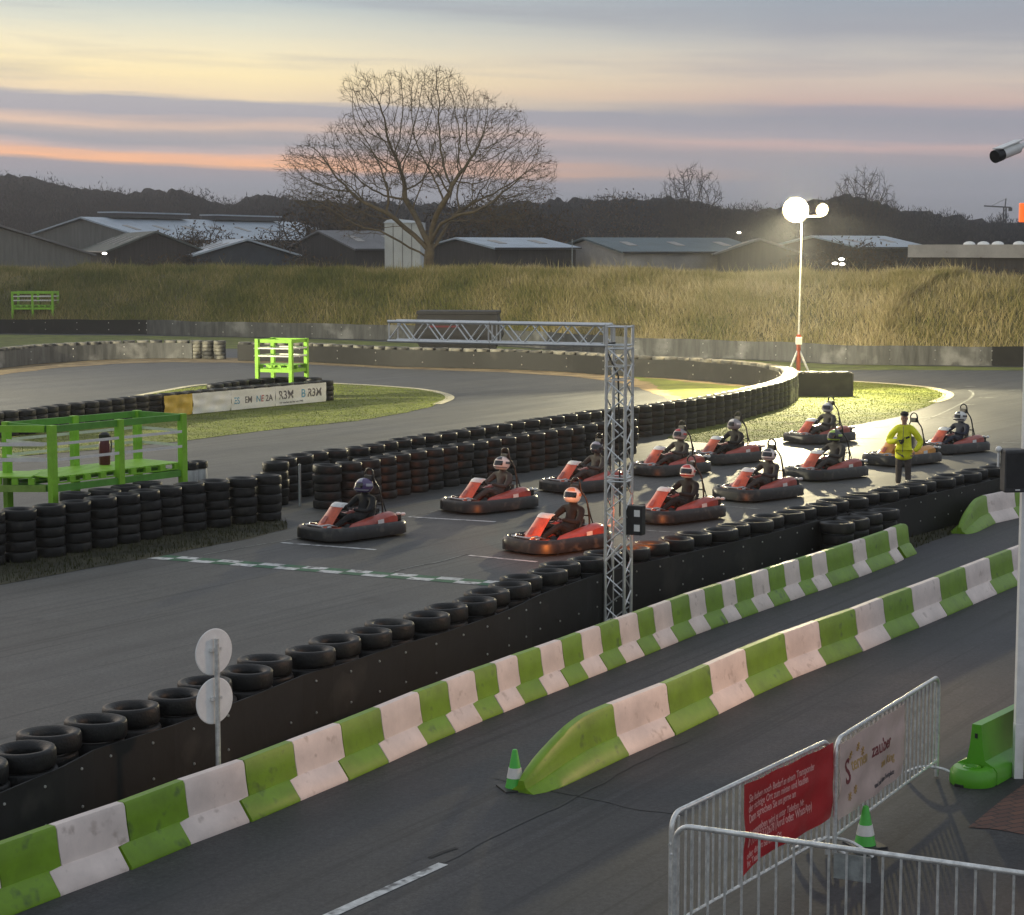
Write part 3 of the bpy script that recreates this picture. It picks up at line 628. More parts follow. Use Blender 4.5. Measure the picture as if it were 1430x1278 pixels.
mb = MB(); mb.pipe([zc+GD*.1+Z*-.12+GN*.1, zc+GD*.3+Z*-.14+GN*.02, zc+GD*.2+Z*-.2-GN*.05, zc+Z*-.6-GN*.05, Vector((0, 0, 2.6))+GN*.03, Vector((.02, 0, 1.6))], .013, 6); mb.build('cable', M['black'], gantry, True)
# signal box on the column, shining towards the grid
sb = g0+Vector((.2, -.02, 0)); b0 = empty('signal_light_box', (g0.x, g0.y, 0), 0, 'black signal light box clamped to the gantry column shining orange at the karts', 'signal light')
cc = -GD*.24+GN*.03; rz = math.atan2(GD.y, GD.x)
mb = MB(); mb.box((cc.x, cc.y, 1.56), (.30, .16, .44), rz=rz); mb.build('housing', M['black'], b0, bevel=.012)
mb = MB()
for zz in (1.66, 1.44): mb.box((cc.x-GN.x*0+.0, cc.y, zz), (.10, .166, .09), rz=rz)
mb = MB()
for zz in (1.67, 1.45):
    c = cc-GN*.083-GD*.07; mb.box((c.x, c.y, zz), (.09, .006, .10), rz=rz)
mb.build('data_plate', M['white'], b0)
mb = MB()
for xx in (-.08, .08):
    for zz in (1.66, 1.46):
        c = cc+GN*.083+GD*xx; mb.ball((c.x, c.y, zz), .05, 6)
mb.build('lens', M['red_lens'], b0, True)
def light(name, kind, loc, energy, color, target=None, size=None, spot=None, blend=.5, radius=None):
    l = bpy.data.lights.new(name, kind); l.energy = energy; l.color = color; o = bpy.data.objects.new(name, l); COL.objects.link(o); o.location = loc
    if target is not None: o.rotation_euler = (Vector(target)-Vector(loc)).to_track_quat('-Z', 'Y').to_euler()
    if size: l.size = size
    if spot: l.spot_size = R(spot); l.spot_blend = blend
    if radius is not None: l.shadow_soft_size = radius
    return o
sp = g0+cc+GN*.22; sp.z = 1.56
light('signal_lamp', 'SPOT', sp, 2000, (1, .25, .05), Vector((1.3, 38.5, .5)), spot=50, blend=.8, radius=.06)
# hazard stick leaning in the column
mb = MB(); mb.tube(g0+GD*.13-GN*.19+Z*.95, g0-GD*.12-GN*.19+Z*1.22, .018, 6)
tag(mb.build('reflector_stick', M['tape'], smooth=True), 'pale reflector stick strapped slantwise to the gantry column', 'reflector')

# dark skip behind the far wall
q = atd(641, 482, 101); e = empty('skip_container', (q.x, q.y, 0), R(-4), 'large dark skip standing behind the gantry boom by the embankment', 'skip')
mb = MB(); L0, L1 = 1.75, 2.25
rings = [[Vector((-L0, -.8, .25)), Vector((L0, -.8, .25)), Vector((L0, .8, .25)), Vector((-L0, .8, .25))], [Vector((-L1, -.95, 1.15)), Vector((L1, -.95, 1.15)), Vector((L1, .95, 1.15)), Vector((-L1, .95, 1.15))], [Vector((-2.0, -.95, 2.2)), Vector((2.0, -.95, 2.2)), Vector((2.0, .95, 2.2)), Vector((-2.0, .95, 2.2))]]
mb.loft(rings)
mb.build('body', M['black_skip'], e)
mb = MB(); mb.box((0, 0, 2.29), (4.15, 2.05, .18)); mb.build('lid', M['black_skip'], e, bevel=.03)
mb = MB(); mb.box((-.7, -.985, 1.6), (1.6, .05, .09)); mb.build('rail', M['maroon'], e)
mb = MB()
for x in (-1.2, 1.2): mb.box((x, 0, .12), (.14, 1.5, .24))
mb.build('skid', M['dkgrey'], e)

# ------------------------------------------------------------------ round sign, cones
q = at(306, 1131); e = empty('traffic_sign', (q.x, q.y, 0), 0, 'grey post with two round signs seen from behind beside the tyre wall', 'road sign')
mb = MB(); mb.tube((0, 0, 0), (0, 0, 1.74), .026, 12); mb.build('post', M['galv'], e, True)
for zc_ in (1.60, 1.105):
    mm = Matrix.Rotation(R(48), 4, 'Z') @ Matrix.Rotation(R(90), 4, 'X'); dq = Vector((math.sin(R(48)), -math.cos(R(48)), 0))
    mb = MB(); mb.lathe([(0, -.004), (.228, -.004), (.235, .0), (.228, .006), (.0, .006)], 40, c=Vector((0, 0, zc_))-dq*.045, mtx=mm); s_ = mb.build('sign_disc', M['white'], e, True)
    mb = MB(); mb.box(Vector((0, 0, zc_+.03))-dq*.02, (.12, .05, .03), rz=R(48)); mb.build('clamp', M['galv'], s_)
def cone(u, v, h, label):
    q = at(u, v); e = empty('traffic_cone', (q.x, q.y, 0), R(20), label, 'traffic cone', 'green traffic cones')
    mb = MB(); mb.lathe([(.105, .02), (.098, .035), (.028, h-.01), (.022, h), (.0, h)], 24); mb.build('body', M['cone_green'], e, True)
    r1 = lambda z: .1-.072*(z-.03)/(h-.04)+.0035
    mb = MB(); mb.lathe([(r1(h*.30), h*.30), (r1(h*.55), h*.55)], 24, closed=False); b = mb.build('reflective_band', M['tape'], e, True)
    mb = MB(); mb.box((0, 0, .0125), (.31, .31, .025)); mb.build('foot', M['black'], e, bevel=.008)
cone(719, 1102, .42, 'green cone with a white band at the nose of the barrier row')
cone(1208, 1182, .39, 'green cone half hidden behind the crowd barriers')

# ------------------------------------------------------------------ crowd barriers
def crowd(a, b, label, nb, feet=True):
    a = Vector((a.x, a.y, 0)); b = Vector((b.x, b.y, 0)); d = b-a; L_ = d.length; ang = math.atan2(d.y, d.x)
    e = empty('crowd_barrier', a, ang, label, 'crowd barrier', 'galvanised crowd barriers')
    top, bot, r = 1.10, .19, .13; pts = [Vector((0, 0, .02))]
    for k in range(7): t = PI/2*k/6; pts.append(Vector((r-r*math.cos(t), 0, top-r+r*math.sin(t))))
    for k in range(7): t = PI/2*k/6; pts.append(Vector((L_-r+r*math.sin(t), 0, top-r+r*math.cos(t))))
    pts.append(Vector((L_, 0, .02))); mb = MB(); mb.pipe(pts, .022, 10); mb.tube((0, 0, bot), (L_, 0, bot), .014, 8); mb.build('frame', M['galv'], e, True)
    for k in range(1, nb):
        x = L_*k/nb; zt = top if r < x < L_-r else top-.03; mb = MB(); mb.tube((x, 0, bot), (x, 0, zt-.012), .0105, 8); mb.build('bar', M['galv'], e, True)
    for x in (.10, L_-.10):
        mb = MB(); P = [Vector((x, -.34, .015)), Vector((x, -.27, .06)), Vector((x, -.15, .12)), Vector((x, 0, .14)), Vector((x, .15, .12)), Vector((x, .27, .06)), Vector((x, .34, .015))]
        mb.pipe(catmull(P, .04), .016, 8); mb.build('foot', M['galv'], e, True)
    mb = MB(); mb.pipe([Vector((L_+.0, 0, .85)), Vector((L_+.05, 0, .85)), Vector((L_+.05, 0, .78)), Vector((L_, 0, .78))], .008, 6)
    mb.tube((-.0, 0, .86), (-.035, 0, .86), .011, 6); mb.build('hook', M['galv'], e, True)
    return e, a, d.normalized(), L_
cA = at(938, 1137, 1.1); cB = at(1158, 1033, 1.1); cB2 = at(1168, 1033, 1.1); cC = at(1311, 944, 1.1)
f1 = crowd(cA, cB, 'crowd barrier with the red banner tied to its middle', 25)
f2 = crowd(cB2, cC, 'crowd barrier with the pale banner, nearest the road', 24)
f3a = at(943, 1152, 1.1); f3b = at(1430, 1220, 1.1); dd = (f3b-f3a).normalized()
f3 = crowd(f3a, f3a+dd*3.05, 'nearest crowd barrier crossing the lower right corner', 22)
e = f3[0]; mb = MB(); mb.box((1.42, .03, .95), (.29, .006, .20)); mb.build('name_plate', M['galvp'], e, bevel=.004)

def banner(name, O, X_, W, H_, m, label, off=0., sag=.02, nx=40, ny=24, amp=.012, corner=None, thick=.003, cat='banner'):
    """hanging sheet: O = top-left corner seen from the front, X_ = unit direction along the top"""
    N2 = Vector((X_.y, -X_.x, 0)); mb = MB(); vs = []
    def pos(i, j, s):
        u, v = i/nx, j/ny; wv = amp*(math.sin(u*19+v*4)+.7*math.sin(u*7-v*9)+.6*math.sin(v*14+u*3))*min(1, v*3)
        zz = -v*H_-sag*math.sin(u*PI*3)**2*(1-v)*.5
        if corner: zz += corner*max(0, .18-u)/.18*v*-1
        return O+X_*(u*W+.01*math.sin(v*9)*(1 if u > .9 else 0))+N2*(off+wv+s)+Vector((0, 0, zz))
    for s in (0, -thick):
        for j in range(ny+1):
            for i in range(nx+1): vs.append(pos(i, j, s))
    fs = []; k = (nx+1)*(ny+1)
    for j in range(ny):
        for i in range(nx):
            a = j*(nx+1)+i; fs.append((a, a+nx+1, a+nx+2, a+1)); fs.append((k+a, k+a+1, k+a+nx+2, k+a+nx+1))
    for i in range(nx): fs += [(i, i+1, k+i+1, k+i), (ny*(nx+1)+i, k+ny*(nx+1)+i, k+ny*(nx+1)+i+1, ny*(nx+1)+i+1)]
    for j in range(ny): fs += [(j*(nx+1), k+j*(nx+1), k+(j+1)*(nx+1), (j+1)*(nx+1)), (j*(nx+1)+nx, (j+1)*(nx+1)+nx, k+(j+1)*(nx+1)+nx, k+j*(nx+1)+nx)]
    mb.add(vs, fs); o = mb.build(name, m, smooth=True); tag(o, label, cat)
    o_pos[o.name] = (lambda x, z, s: pos(x/W*nx, -z/H_*ny, s)); return o, N2
o_pos = {}
def ink(txt, size, m, ob, x0, z0, sx=1.):
    """lettering that follows the folds of its banner"""
    me = text_mesh(txt, size); me.materials.clear(); me.materials.append(m); f = o_pos[ob.name]
    for v in me.vertices: v.co = f(x0+v.co.x*sx, z0+v.co.y, .003+v.co.z)
    me.update(); return put('lettering', me, ob)
# red banner: seen face on from the right-hand (camera) side of the first barrier
d1 = f1[2]; O = f1[1]+d1*(f1[3]*.405)+Z*1.075
W_ = f1[3]*.60
ob, N2 = banner('banner', O, d1, W_, .71, M['red_vinyl'], 'red banner with pale lettering tied to a crowd barrier', off=.035, amp=.008, corner=.09)
lines = [('Sie haben noch Bedarf an einem Transponder', .062), ('der richtige Ort zum mieten und kaufen', .062), ('Dann sprechen Sie uns gerne an', .062), ('', .03), ('Ausgegeben wird es unter Telefon Nr.', .062), ('0 177-3322678 (Anruf oder WhatsApp)', .07), ('oder direkt bei uns vor Ort', .05), ('Ihr Team', .05)]
zz = -.16
for t_, s_ in lines:
    if t_: ink(t_, s_*1.5, M['ink_pink'], ob, .08, zz, .74)
    zz -= s_*1.32
d2 = f2[2]; O2 = f2[1]+d2*.0+Z*1.06
ob2, N2 = banner('banner', O2, d2, f2[3]*.60, .72, M['pale_vinyl'], 'white banner with painted warm lamplight and brown lettering tied to a crowd barrier', off=.035, amp=.009)
ink('S', .34, M['ink_brown'], ob2, .16, -.42, 1.)
ink('ternen', .17, M['ink_gold'], ob2, .36, -.33, .9)
ink('zauber', .19, M['ink_brown'], ob2, .92, -.33, 1.0)
ink('am Ring', .12, M['ink_gold'], ob2, 1.2, -.50, 1.)
ink('und auf dem Festplatz', .07, M['ink_dark'], ob2, .95, -.64, 1.)
mb = MB()
for (x_, z_) in ((.32, -.17), (.5, -.13), (.62, -.2), (.42, -.52), (.30, -.56)):
    mb = MB()
    for k in range(4):
        a_ = PI/4*k; f = o_pos[ob2.name]; mb.beam(f(x_-.045*math.cos(a_), z_-.045*math.sin(a_), .004), f(x_+.045*math.cos(a_), z_+.045*math.sin(a_), .004), .006, .004)
    mb.build('star', M['ink_gold'], ob2)


# banners on the island wall
ia = at(228, 583.5); ib = at(456, 561.5); di = (ib-ia).normalized(); Ni = Vector((di.y, -di.x, 0)); Ltot = (ib-ia).length
def pxfrac(u):   # fraction along the banner run where the photo column u falls
    lo, hi = 0, 1
    for _ in range(30):
        mid = (lo+hi)/2; p = ia+(ib-ia)*mid
        if p.x*FPX/p.y+715 < u: lo = mid
        else: hi = mid
    return lo
segs = [(228, 268, 'yellow_vinyl', 'crumpled yellow banner at the left end of the island wall'), (268, 322, 'white_vinyl', 'creased blank white banner right of the yellow one'), (322, 384, 'white_vinyl', 'white banner with blue and red logos on the island wall'), (384, 456, 'white_vinyl', 'white banner with large grey and blue letters at the right end of the island wall')]
for u0, u1, m, lab in segs:
    t0, t1 = pxfrac(u0), pxfrac(u1); O3 = ia+(ib-ia)*t0+Z*.72; W3_ = Ltot*(t1-t0)-.02
    ob3, N3 = banner('banner', O3, di, W3_, .69, M[m], lab, off=.0, amp=.018 if u0 < 300 else .008, nx=24, ny=10)
    if u0 == 322:
        for k, (tx, mk, x_) in enumerate((('ES', 'ink_blue', .06), ('EM', 'ink_dark', .30), ('N', 'ink_blue', .56), ('E', 'ink_red', .67), ('2A', 'ink_dark', .78))):
            ink(tx, .32, M[mk], ob3, W3_*x_, -.48, .95)
    if u0 == 384:
        for k, (tx, mk, x_) in enumerate((('R3M', 'ink_dark', .06), ('B', 'ink_blue', .50), ('R3M', 'ink_dark', .62))):
            ink(tx, .42, M[mk], ob3, W3_*x_, -.46, 1.0)
        ink('wir machen das hier seit 1990', .10, M['ink_dark'], ob3, W3_*.08, -.62, 1.)

# ------------------------------------------------------------------ marshal stands
def stand(name, o, d, L_, W, deck, rail, label, mids, m1, m2, slats=True):
    """o: near left corner, d: direction of the long side"""
    ang = math.atan2(d.y, d.x); e = empty(name, (o.x, o.y, 0), ang, label, 'marshal stand')
    k = 0
    for y in (0, W):
        for x in [0]+mids+[L_]:
            mb = MB(); mb.box((x, y, rail/2), (.14, .14, rail)); mb.build('post', m1, e, bevel=.006)
    mb = MB()
    for y in (0, W): mb.box((L_/2, y, rail-.075), (L_-.112, .05, .13)) if not mids else [mb.box(((a_+b_)/2, y, rail-.075), (b_-a_-.112, .05, .13)) for a_, b_ in zip([0]+mids, mids+[L_])]
    for x in (0, L_): mb.box((x, W/2, rail-.075), (.05, W-.112, .13))
    mb.build('top_rail', m2, e, bevel=.004)
    mb = MB(); nb = max(4, int(L_/.155))
    for i in range(nb): mb.box((L_*(i+.5)/nb, W/2, deck-.012), (L_/nb*.86, W-.125, .024))
    for y in (.075, W/2, W-.075): mb.box((L_/2, y, deck-.125), (L_-.12, .09, .018))
    for i in range(int(L_/.4)+1):
        for y in (.075, W/2, W-.075): mb.box((.12+(L_-.24)*i/int(L_/.4), y, deck-.07), (.14, .085, .088))
    mb.build('deck', m1, e)
    mb = MB()
    for y in (0, W):
        for a_, b_ in zip([0]+mids, mids+[L_]): mb.box(((a_+b_)/2, y, deck-.22), (b_-a_-.112, .05, .13))
    for x in (0, L_): mb.box((x, W/2, deck-.22), (.05, W-.112, .13))
    mb.build('joist', m2, e, bevel=.004)
    for z_ in (deck+(rail-deck)*.34, deck+(rail-deck)*.64):
        mb = MB(); g = .064
        P = [(-g, -g), (L_+g, -g), (L_+g, W+g), (-g, W+g)]
        for i in range(4 if mids else 4):
            a_, b_ = P[i], P[(i+1) % 4]; mb.beam((*a_, z_), (*b_, z_), .006, .055)
        mb.build('barrier_tape', M['tape'], e)
    return e
A_ = at(72, 594, 2.2); B_ = at(254, 577.5, 2.2); dA = (B_-A_); dA.z = 0; LA = dA.length; dA.normalize()
M['wood_pale'] = mat('pale_green_wood', (.22, .36, .06), .65, var=.25, vs=4)
big = stand('marshal_stand', A_, dA, LA, 1.35, 1.19, 2.2, 'large green wooden platform with tape rails behind the left tyre wall', [LA*.5], M['lime'], M['lime_dk'])
# second bay of the platform running out of the frame to the left
nA = Vector((-dA.y, dA.x, 0)); ld = Vector((-1, .04, 0)).normalized()
mb = MB(); h0 = A_.copy(); h0.z = 0
e = empty('marshal_stand', (h0.x-3.2, h0.y+.05, 0), 0, 'left bay of the green platform, cut by the left edge of the picture', 'marshal stand')
mb = MB(); mb.box((1.5, 0, 2.125), (3.1, .05, .13)); mb.build('top_rail', M['lime'], e)
mb = MB(); mb.box((1.5, 0, .97), (3.1, .05, .13)); mb.build('joist', M['wood_pale'], e)
mb = MB(); mb.box((1.4, .55, 1.18), (2.7, 1.0, .03))
for i in range(9): mb.box((.2+i*.32, .08, 1.1), (.12, .1, .12))
mb.build('deck', M['lime'], e)
for z_ in (1.53, 1.83): mb = MB(); mb.box((1.5, -.03, z_), (3.1, .006, .075)); mb.build('barrier_tape', M['tape'], e)
for x in (0., ): mb = MB(); mb.box((x, 0, 1.1), (.1, .1, 2.2)); mb.build('post', M['lime'], e)
# extinguisher on the deck
q = big.matrix_world; p = Vector((A_.x, A_.y, 0))+dA*(LA*.63)+nA*.95
e = empty('fire_extinguisher', (p.x, p.y, 1.192), 0, 'large maroon fire extinguisher with black top standing on the green platform', 'extinguisher')
mb = MB(); mb.lathe([(0, 0), (.105, 0), (.115, .02), (.115, .42), (.09, .5), (.04, .53), (0, .53)], 20); mb.build('cylinder', M['maroon'], e, True)
mb = MB(); mb.lathe([(0, .5), (.1, .5), (.115, .53), (.11, .62), (.06, .66), (0, .66)], 16); mb.build('cap', M['black'], e, True)
mb = MB(); mb.pipe([Vector((0, 0, .6)), Vector((.13, -.02, .58)), Vector((.15, -.03, .4)), Vector((.13, -.03, .2))], .014, 6); mb.build('hose', M['black'], e, True)
# small stands
q1 = atd(359, 473, 73.6); q2 = atd(406, 473.5, 73.1); d3 = (q2-q1); d3.z = 0; L3 = d3.length; d3.normalize()
stand('marshal_stand', q1, d3, L3, 1.25, 1.25, 2.2, 'small lime green stand standing on tyres behind the white banners', [], M['lime'], M['lime'])
q1 = atd(17, 408, 131); q2 = atd(73, 410, 131); d3 = (q2-q1); d3.z = 0; L3 = d3.length; d3.normalize()
s3 = stand('marshal_stand', q1, d3, L3, 1.6, 1.35, 2.25, 'lime green stand at the foot of the embankment on the far left', [L3*.5], M['lime'], M['lime']); s3.location.z = .42

# ------------------------------------------------------------------ floodlight tower
fp = atd(1115, 500, 79.5); fx, fy = fp.x, fp.y
def fz(v): return CAMH+(345-v)*fy/FPX*1.0
e = empty('floodlight_tower', (fx, fy, 0), 0, 'tripod floodlight mast with two lit lamps behind the hairpin', 'floodlight')
mb = MB(); mb.tube((0, 0, 1.9), (.05, 0, fz(312)), .045, 8, .03); mb.build('mast', M['galv'], e, True)
mb = MB(); mb.tube((0, 0, .05), (0, 0, 2.1), .09, 10); mb.build('mast_base', M['orange_pole'], e, True)
for a_ in (200, 340, 90):
    mb = MB(); x, y = math.cos(R(a_))*.68, math.sin(R(a_))*.68; mb.tube((x, y, .02), (0, 0, 1.55), .045, 8); mb.ball((x, y, .03), .07, 4); mb.build('leg', M['galv'], e, True)
mb = MB(); mb.box((0, -.02, 1.85), (.24, .22, .3)); mb.build('winch', M['white'], e, bevel=.02)
zt = fz(294)
mb = MB(); mb.beam((-.35, 0, zt-.25), (.85, 0, zt-.25), .06, .06); mb.build('crossbar', M['galv'], e)
for (x, r_, dirx) in ((-.2, .50, -.2), (.86, .28, .35)):
    dv = Vector((dirx, -1, -.22)).normalized(); mm = dv.to_track_quat('Z', 'Y').to_matrix().to_4x4()
    mb = MB(); mb.lathe([(0, -.16), (r_*.5, -.15), (r_, -.02), (r_*1.04, .02)], 24, c=(x, 0, zt), mtx=mm); lh = mb.build('lamp_head', M['dkgrey'], e, True)
    mb = MB(); mb.lathe([(0, .05), (r_*.7, .04), (r_*.98, .01), (r_*.98, -.01)], 24, c=(x, 0, zt), mtx=mm); mb.build('lamp_face', M['lampglow'], lh, True)
light('floodlight', 'SPOT', (fx-.25, fy-.45, zt-.05), 24000, (1, .88, .55), (fx-3.5, fy-7.5, 0), spot=84, blend=.7, radius=.3)
light('floodlight', 'SPOT', (fx+.95, fy-.4, zt-.05), 12000, (1, .88, .55), (fx+4.5, fy-7, 0), spot=84, blend=.7, radius=.2)
tower = e
t2 = copy_tree(tower); t2.location = (-40, 66, 0); t2.rotation_euler = (0, 0, R(75)); t2['label'] = 'second floodlight mast standing left of the picture'
light('floodlight', 'POINT', (fx-.25, fy-.9, zt-.05), 4000, (1, .8, .4), radius=.3)  # extra point light, added for the glow in the haze around the lamps
light('floodlight', 'SPOT', (fx-.25, fy-.45, zt-.05), 16000, (1, .88, .55), (fx-4, fy-12.5, 0), spot=52, blend=.8, radius=.3)
light('floodlight', 'SPOT', (-38.6, 66.3, zt+.3), 90000, (1, .90, .62), (-14, 74, 0), spot=135, blend=.9, radius=.3)
light('floodlight', 'SPOT', (fx-.25, fy+.5, zt-.05), 5000, (1, .86, .6), (fx-4, fy+20, 1), spot=150, blend=1, radius=.3)

# ------------------------------------------------------------------ right-hand edge: hut corner, loudspeaker, camera, end barrier
q = at(1421, 1087); e = empty('timing_hut', (q.x, q.y, 0), 0, 'white corner column of a hut with blue patterned sheet at the right edge', 'hut')
mb = MB(); mb.box((0, 0, 4.2), (.095, .095, 7.2), rz=0); mb.box((0, 0, .3), (.10, .10, .6)); mb.build('column', M['white'], e, bevel=.006)
mb = MB(); mb.box((1.55, .02, 1.9), (3.0, .03, 2.8)); mb.build('patterned_sheet', M['bluesheet'], e)
mb = MB(); mb.box((2.3, .6, 4.4), (3.0, 1.2, 6.2)); mb.build('wall', M['wall_grey'], e)
mb = MB(); mb.box((2.4, .5, 7.6), (3.3, 1.8, .2)); mb.build('roof', M['dkgrey'], e)
mb = MB(); mb.box((.1, -.08, .24), (.06, .05, .48)); mb.build('wooden_stake', M['tan'], e)
hx, hy = q.x, q.y
p = atd(1416, 657, hy-.25); e = empty('loudspeaker', (p.x, p.y, p.z-.22), R(8), 'dark grey loudspeaker fixed to the white column at the right edge', 'loudspeaker')
mb = MB(); poly = [(-.14, -.1), (.14, -.1), (.10, .13), (-.10, .13)]; mb.prism(poly, 0, .44); mb.build('cabinet', M['dkgrey'], e, bevel=.02)
mb = MB(); mb.box((0, -.106, .23), (.24, .006, .36)); mb.build('grille', M['black'], e, bevel=.002)
mb = MB(); mb.box((.0, -.112, .03), (.05, .004, .012)); mb.build('badge', M['white'], e)
mb = MB(); mb.ball((-.13, .1, .43), .035, 6); mb.tube((-.13, .1, .40), (-.13, .1, .25), .014, 6); mb.build('bracket', M['white'], e, True)
mb = MB(); mb.beam((.05, .13, .2), (.07, .3, .2), .04, .04); mb.build('arm', M['dkgrey'], e)
p0 = atd(1389, 219, hy-.4); p1 = atd(1421, 206, hy-.2); e = empty('security_camera', p0, 0, 'white bullet camera with black nose on an arm at the right edge', 'camera')
dcam = (p1-p0); mb = MB(); mb.tube(dcam*.25, dcam, .062, 16); mb.build('body', M['white'], e, True)
mb = MB(); mb.tube((0, 0, 0), dcam*.28, .066, 16); mb.build('lens_hood', M['black'], e, True)
mb = MB(); mb.beam(dcam*.1+Z*.07, dcam*1.05+Z*.07, .12, .012); mb.build('sun_shield', M['white'], e)
mb = MB(); mb.pipe([dcam*.9-Z*.02, dcam+Vector((.07, .02, .03)), dcam+Vector((.4, .1, .03)), dcam+Vector((.8, .3, .0))], .03, 8); mb.build('arm', M['white'], e, True)
p = atd(1434, 297, hy-.5); e = empty('illuminated_sign', (p.x, p.y, p.z), 0, 'small glowing orange hanging sign cut by the right edge', 'sign')
mb = MB(); mb.box((0, 0, 0), (.15, .06, .19)); mb.build('panel', M['sign_orange'], e, bevel=.01)
mb = MB(); mb.box((-.03, -.034, .01), (.012, .006, .10)); mb.box((.0, -.034, .01), (.012, .006, .10)); mb.build('stroke', M['maroon'], e)
mb = MB(); mb.tube((0.02, 0, .09), (.02, 0, .5), .012, 6); mb.beam((.02, 0, .48), (.5, .45, .48), .03, .03); mb.build('hanger', M['black'], e, True)
light('hut_lamp', 'SPOT', (14, 24.0, 6.0), 2600, (1, .58, .34), (4.5, 21, 0), spot=75, blend=1., radius=.6)
# plain green end barrier beside the hut
ba = at(1364, 1012, .62); bb = at(1418, 986, .62); bd = Vector((bb.x-ba.x, bb.y-ba.y, 0)); 
e = empty('barrier_block', (ba.x, ba.y, 0), math.atan2(bd.y, bd.x), 'bright green plastic barrier with a round socket foot beside the white column', 'barrier block')
mb = MB(); P2 = [(-.24, 0), (-.24, .14), (-.2, .19), (-.1, .24), (-.07, .4), (-.05, .62), (.05, .62), (.07, .4), (.1, .24), (.2, .19), (.24, .14), (.24, 0)]
mb.loft([[Vector((x, y, z)) for y, z in P2] for x in (0, 2.2)]); mb.build('body', M['green_plastic'], e, True, bevel=.0)
mb = MB(); mb.lathe([(.0, .0), (.235, .0), (.245, .03), (.24, .14), (.2, .185), (.11, .19), (.1, .15), (.0, .14)], 28, c=(-.06, 0, 0)); mb.build('socket', M['green_plastic'], e, True)
mb = MB(); mb.lathe([(.0, .152), (.085, .152), (.095, .195), (.07, .2), (.06, .17), (0, .165)], 16, c=(-.1, 0, 0)); mb.build('socket_ring', M['green_plastic'], e, True)
mb = MB(); mb.box((-.004, 0, .5), (.01, .03, .05)); mb.box((-.245, .05, .02), (.13, .1, .03)); mb.build('slot', M['black'], e)

# ------------------------------------------------------------------ figures
def skin(name, nodes, edges, root, m, sub=2, smooth=True):
    """nodes: {key: (x, y, z, r) or (x, y, z, rx, ry)}; one continuous skinned surface"""
    keys = list(nodes); ix = {k: i for i, k in enumerate(keys)}
    me = bpy.data.meshes.new(name); me.from_pydata([nodes[k][:3] for k in keys], [(ix[a], ix[b]) for a, b in edges], []); me.update()
    o = bpy.data.objects.new(name, me); COL.objects.link(o); md = o.modifiers.new('s', 'SKIN'); md.branch_smoothing = .4; md.use_smooth_shade = True
    for k in keys:
        sv = me.skin_vertices[0].data[ix[k]]; v = nodes[k]; sv.radius = (v[3], v[4] if len(v) > 4 else v[3]); sv.use_root = (k == root)
    if sub: s_ = o.modifiers.new('u', 'SUBSURF'); s_.levels = sub; s_.render_levels = sub
    bpy.context.view_layer.update(); dg = bpy.context.evaluated_depsgraph_get(); r = bpy.data.meshes.new_from_object(o.evaluated_get(dg))
    bpy.data.objects.remove(o); bpy.data.meshes.remove(me); r.name = name; r.materials.clear(); r.materials.append(m)
    r.polygons.foreach_set('use_smooth', [True]*len(r.polygons)); return r
def join_meshes(name, ms):
    bm = bmesh.new()
    for m_ in ms: bm.from_mesh(m_)
    r = bpy.data.meshes.new(name); bm.to_mesh(r); bm.free()
    for m_ in ms[0].materials: r.materials.append(m_)
    r.polygons.foreach_set('use_smooth', [True]*len(r.polygons)); return r
def hand(name, wrist, fwd, up, side, m, curl=1., s=1.):
    """palm, four unequal curled fingers and a thumb; fwd = along the hand, up = back of hand, side = +1 when the thumb is on the +X' side"""
    w = Vector(wrist); f = Vector(fwd).normalized(); u = Vector(up); u = (u-f*u.dot(f)).normalized(); t = f.cross(u)*side
    ms = []
    nd = {'w': (*w, .026*s, .020*s), 'p': (*(w+f*.045*s), .036*s, .017*s), 'k': (*(w+f*.085*s), .038*s, .015*s)}
    ms.append(skin('palm', nd, [('w', 'p'), ('p', 'k')], 'w', m, 1))
    for i, (off, ln) in enumerate(((.028, .92), (.009, 1.), (-.010, .95), (-.028, .78))):
        p = w+f*.078*s+t*off*s; a = .25*curl; nd = {}; ed = []
        for k, seg in enumerate((0, .036, .026, .020)):
            a += (.0, .35, .85, .7)[k]*curl; p = p+(f*math.cos(a)-u*math.sin(a))*seg*ln*s; nd[k] = (*p, (.0095, .009, .0085, .0075)[k]*s)
            if k: ed.append((k-1, k))
        ms.append(skin('finger', nd, ed, 0, m, 1))
    p = w+f*.03*s+t*.026*s; nd = {0: (*p, .012*s)}; ed = []
    for k, seg in enumerate((.03, .026, .02)):
        dv = (f*(.6+.15*k)+t*(.75-.4*k)-u*(.25+.35*k)*curl).normalized(); p = p+dv*seg*s; nd[k+1] = (*p, (.011, .010, .008)[k]*s); ed.append((k, k+1))
    ms.append(skin('thumb', nd, ed, 0, m, 1)); return join_meshes(name, ms)

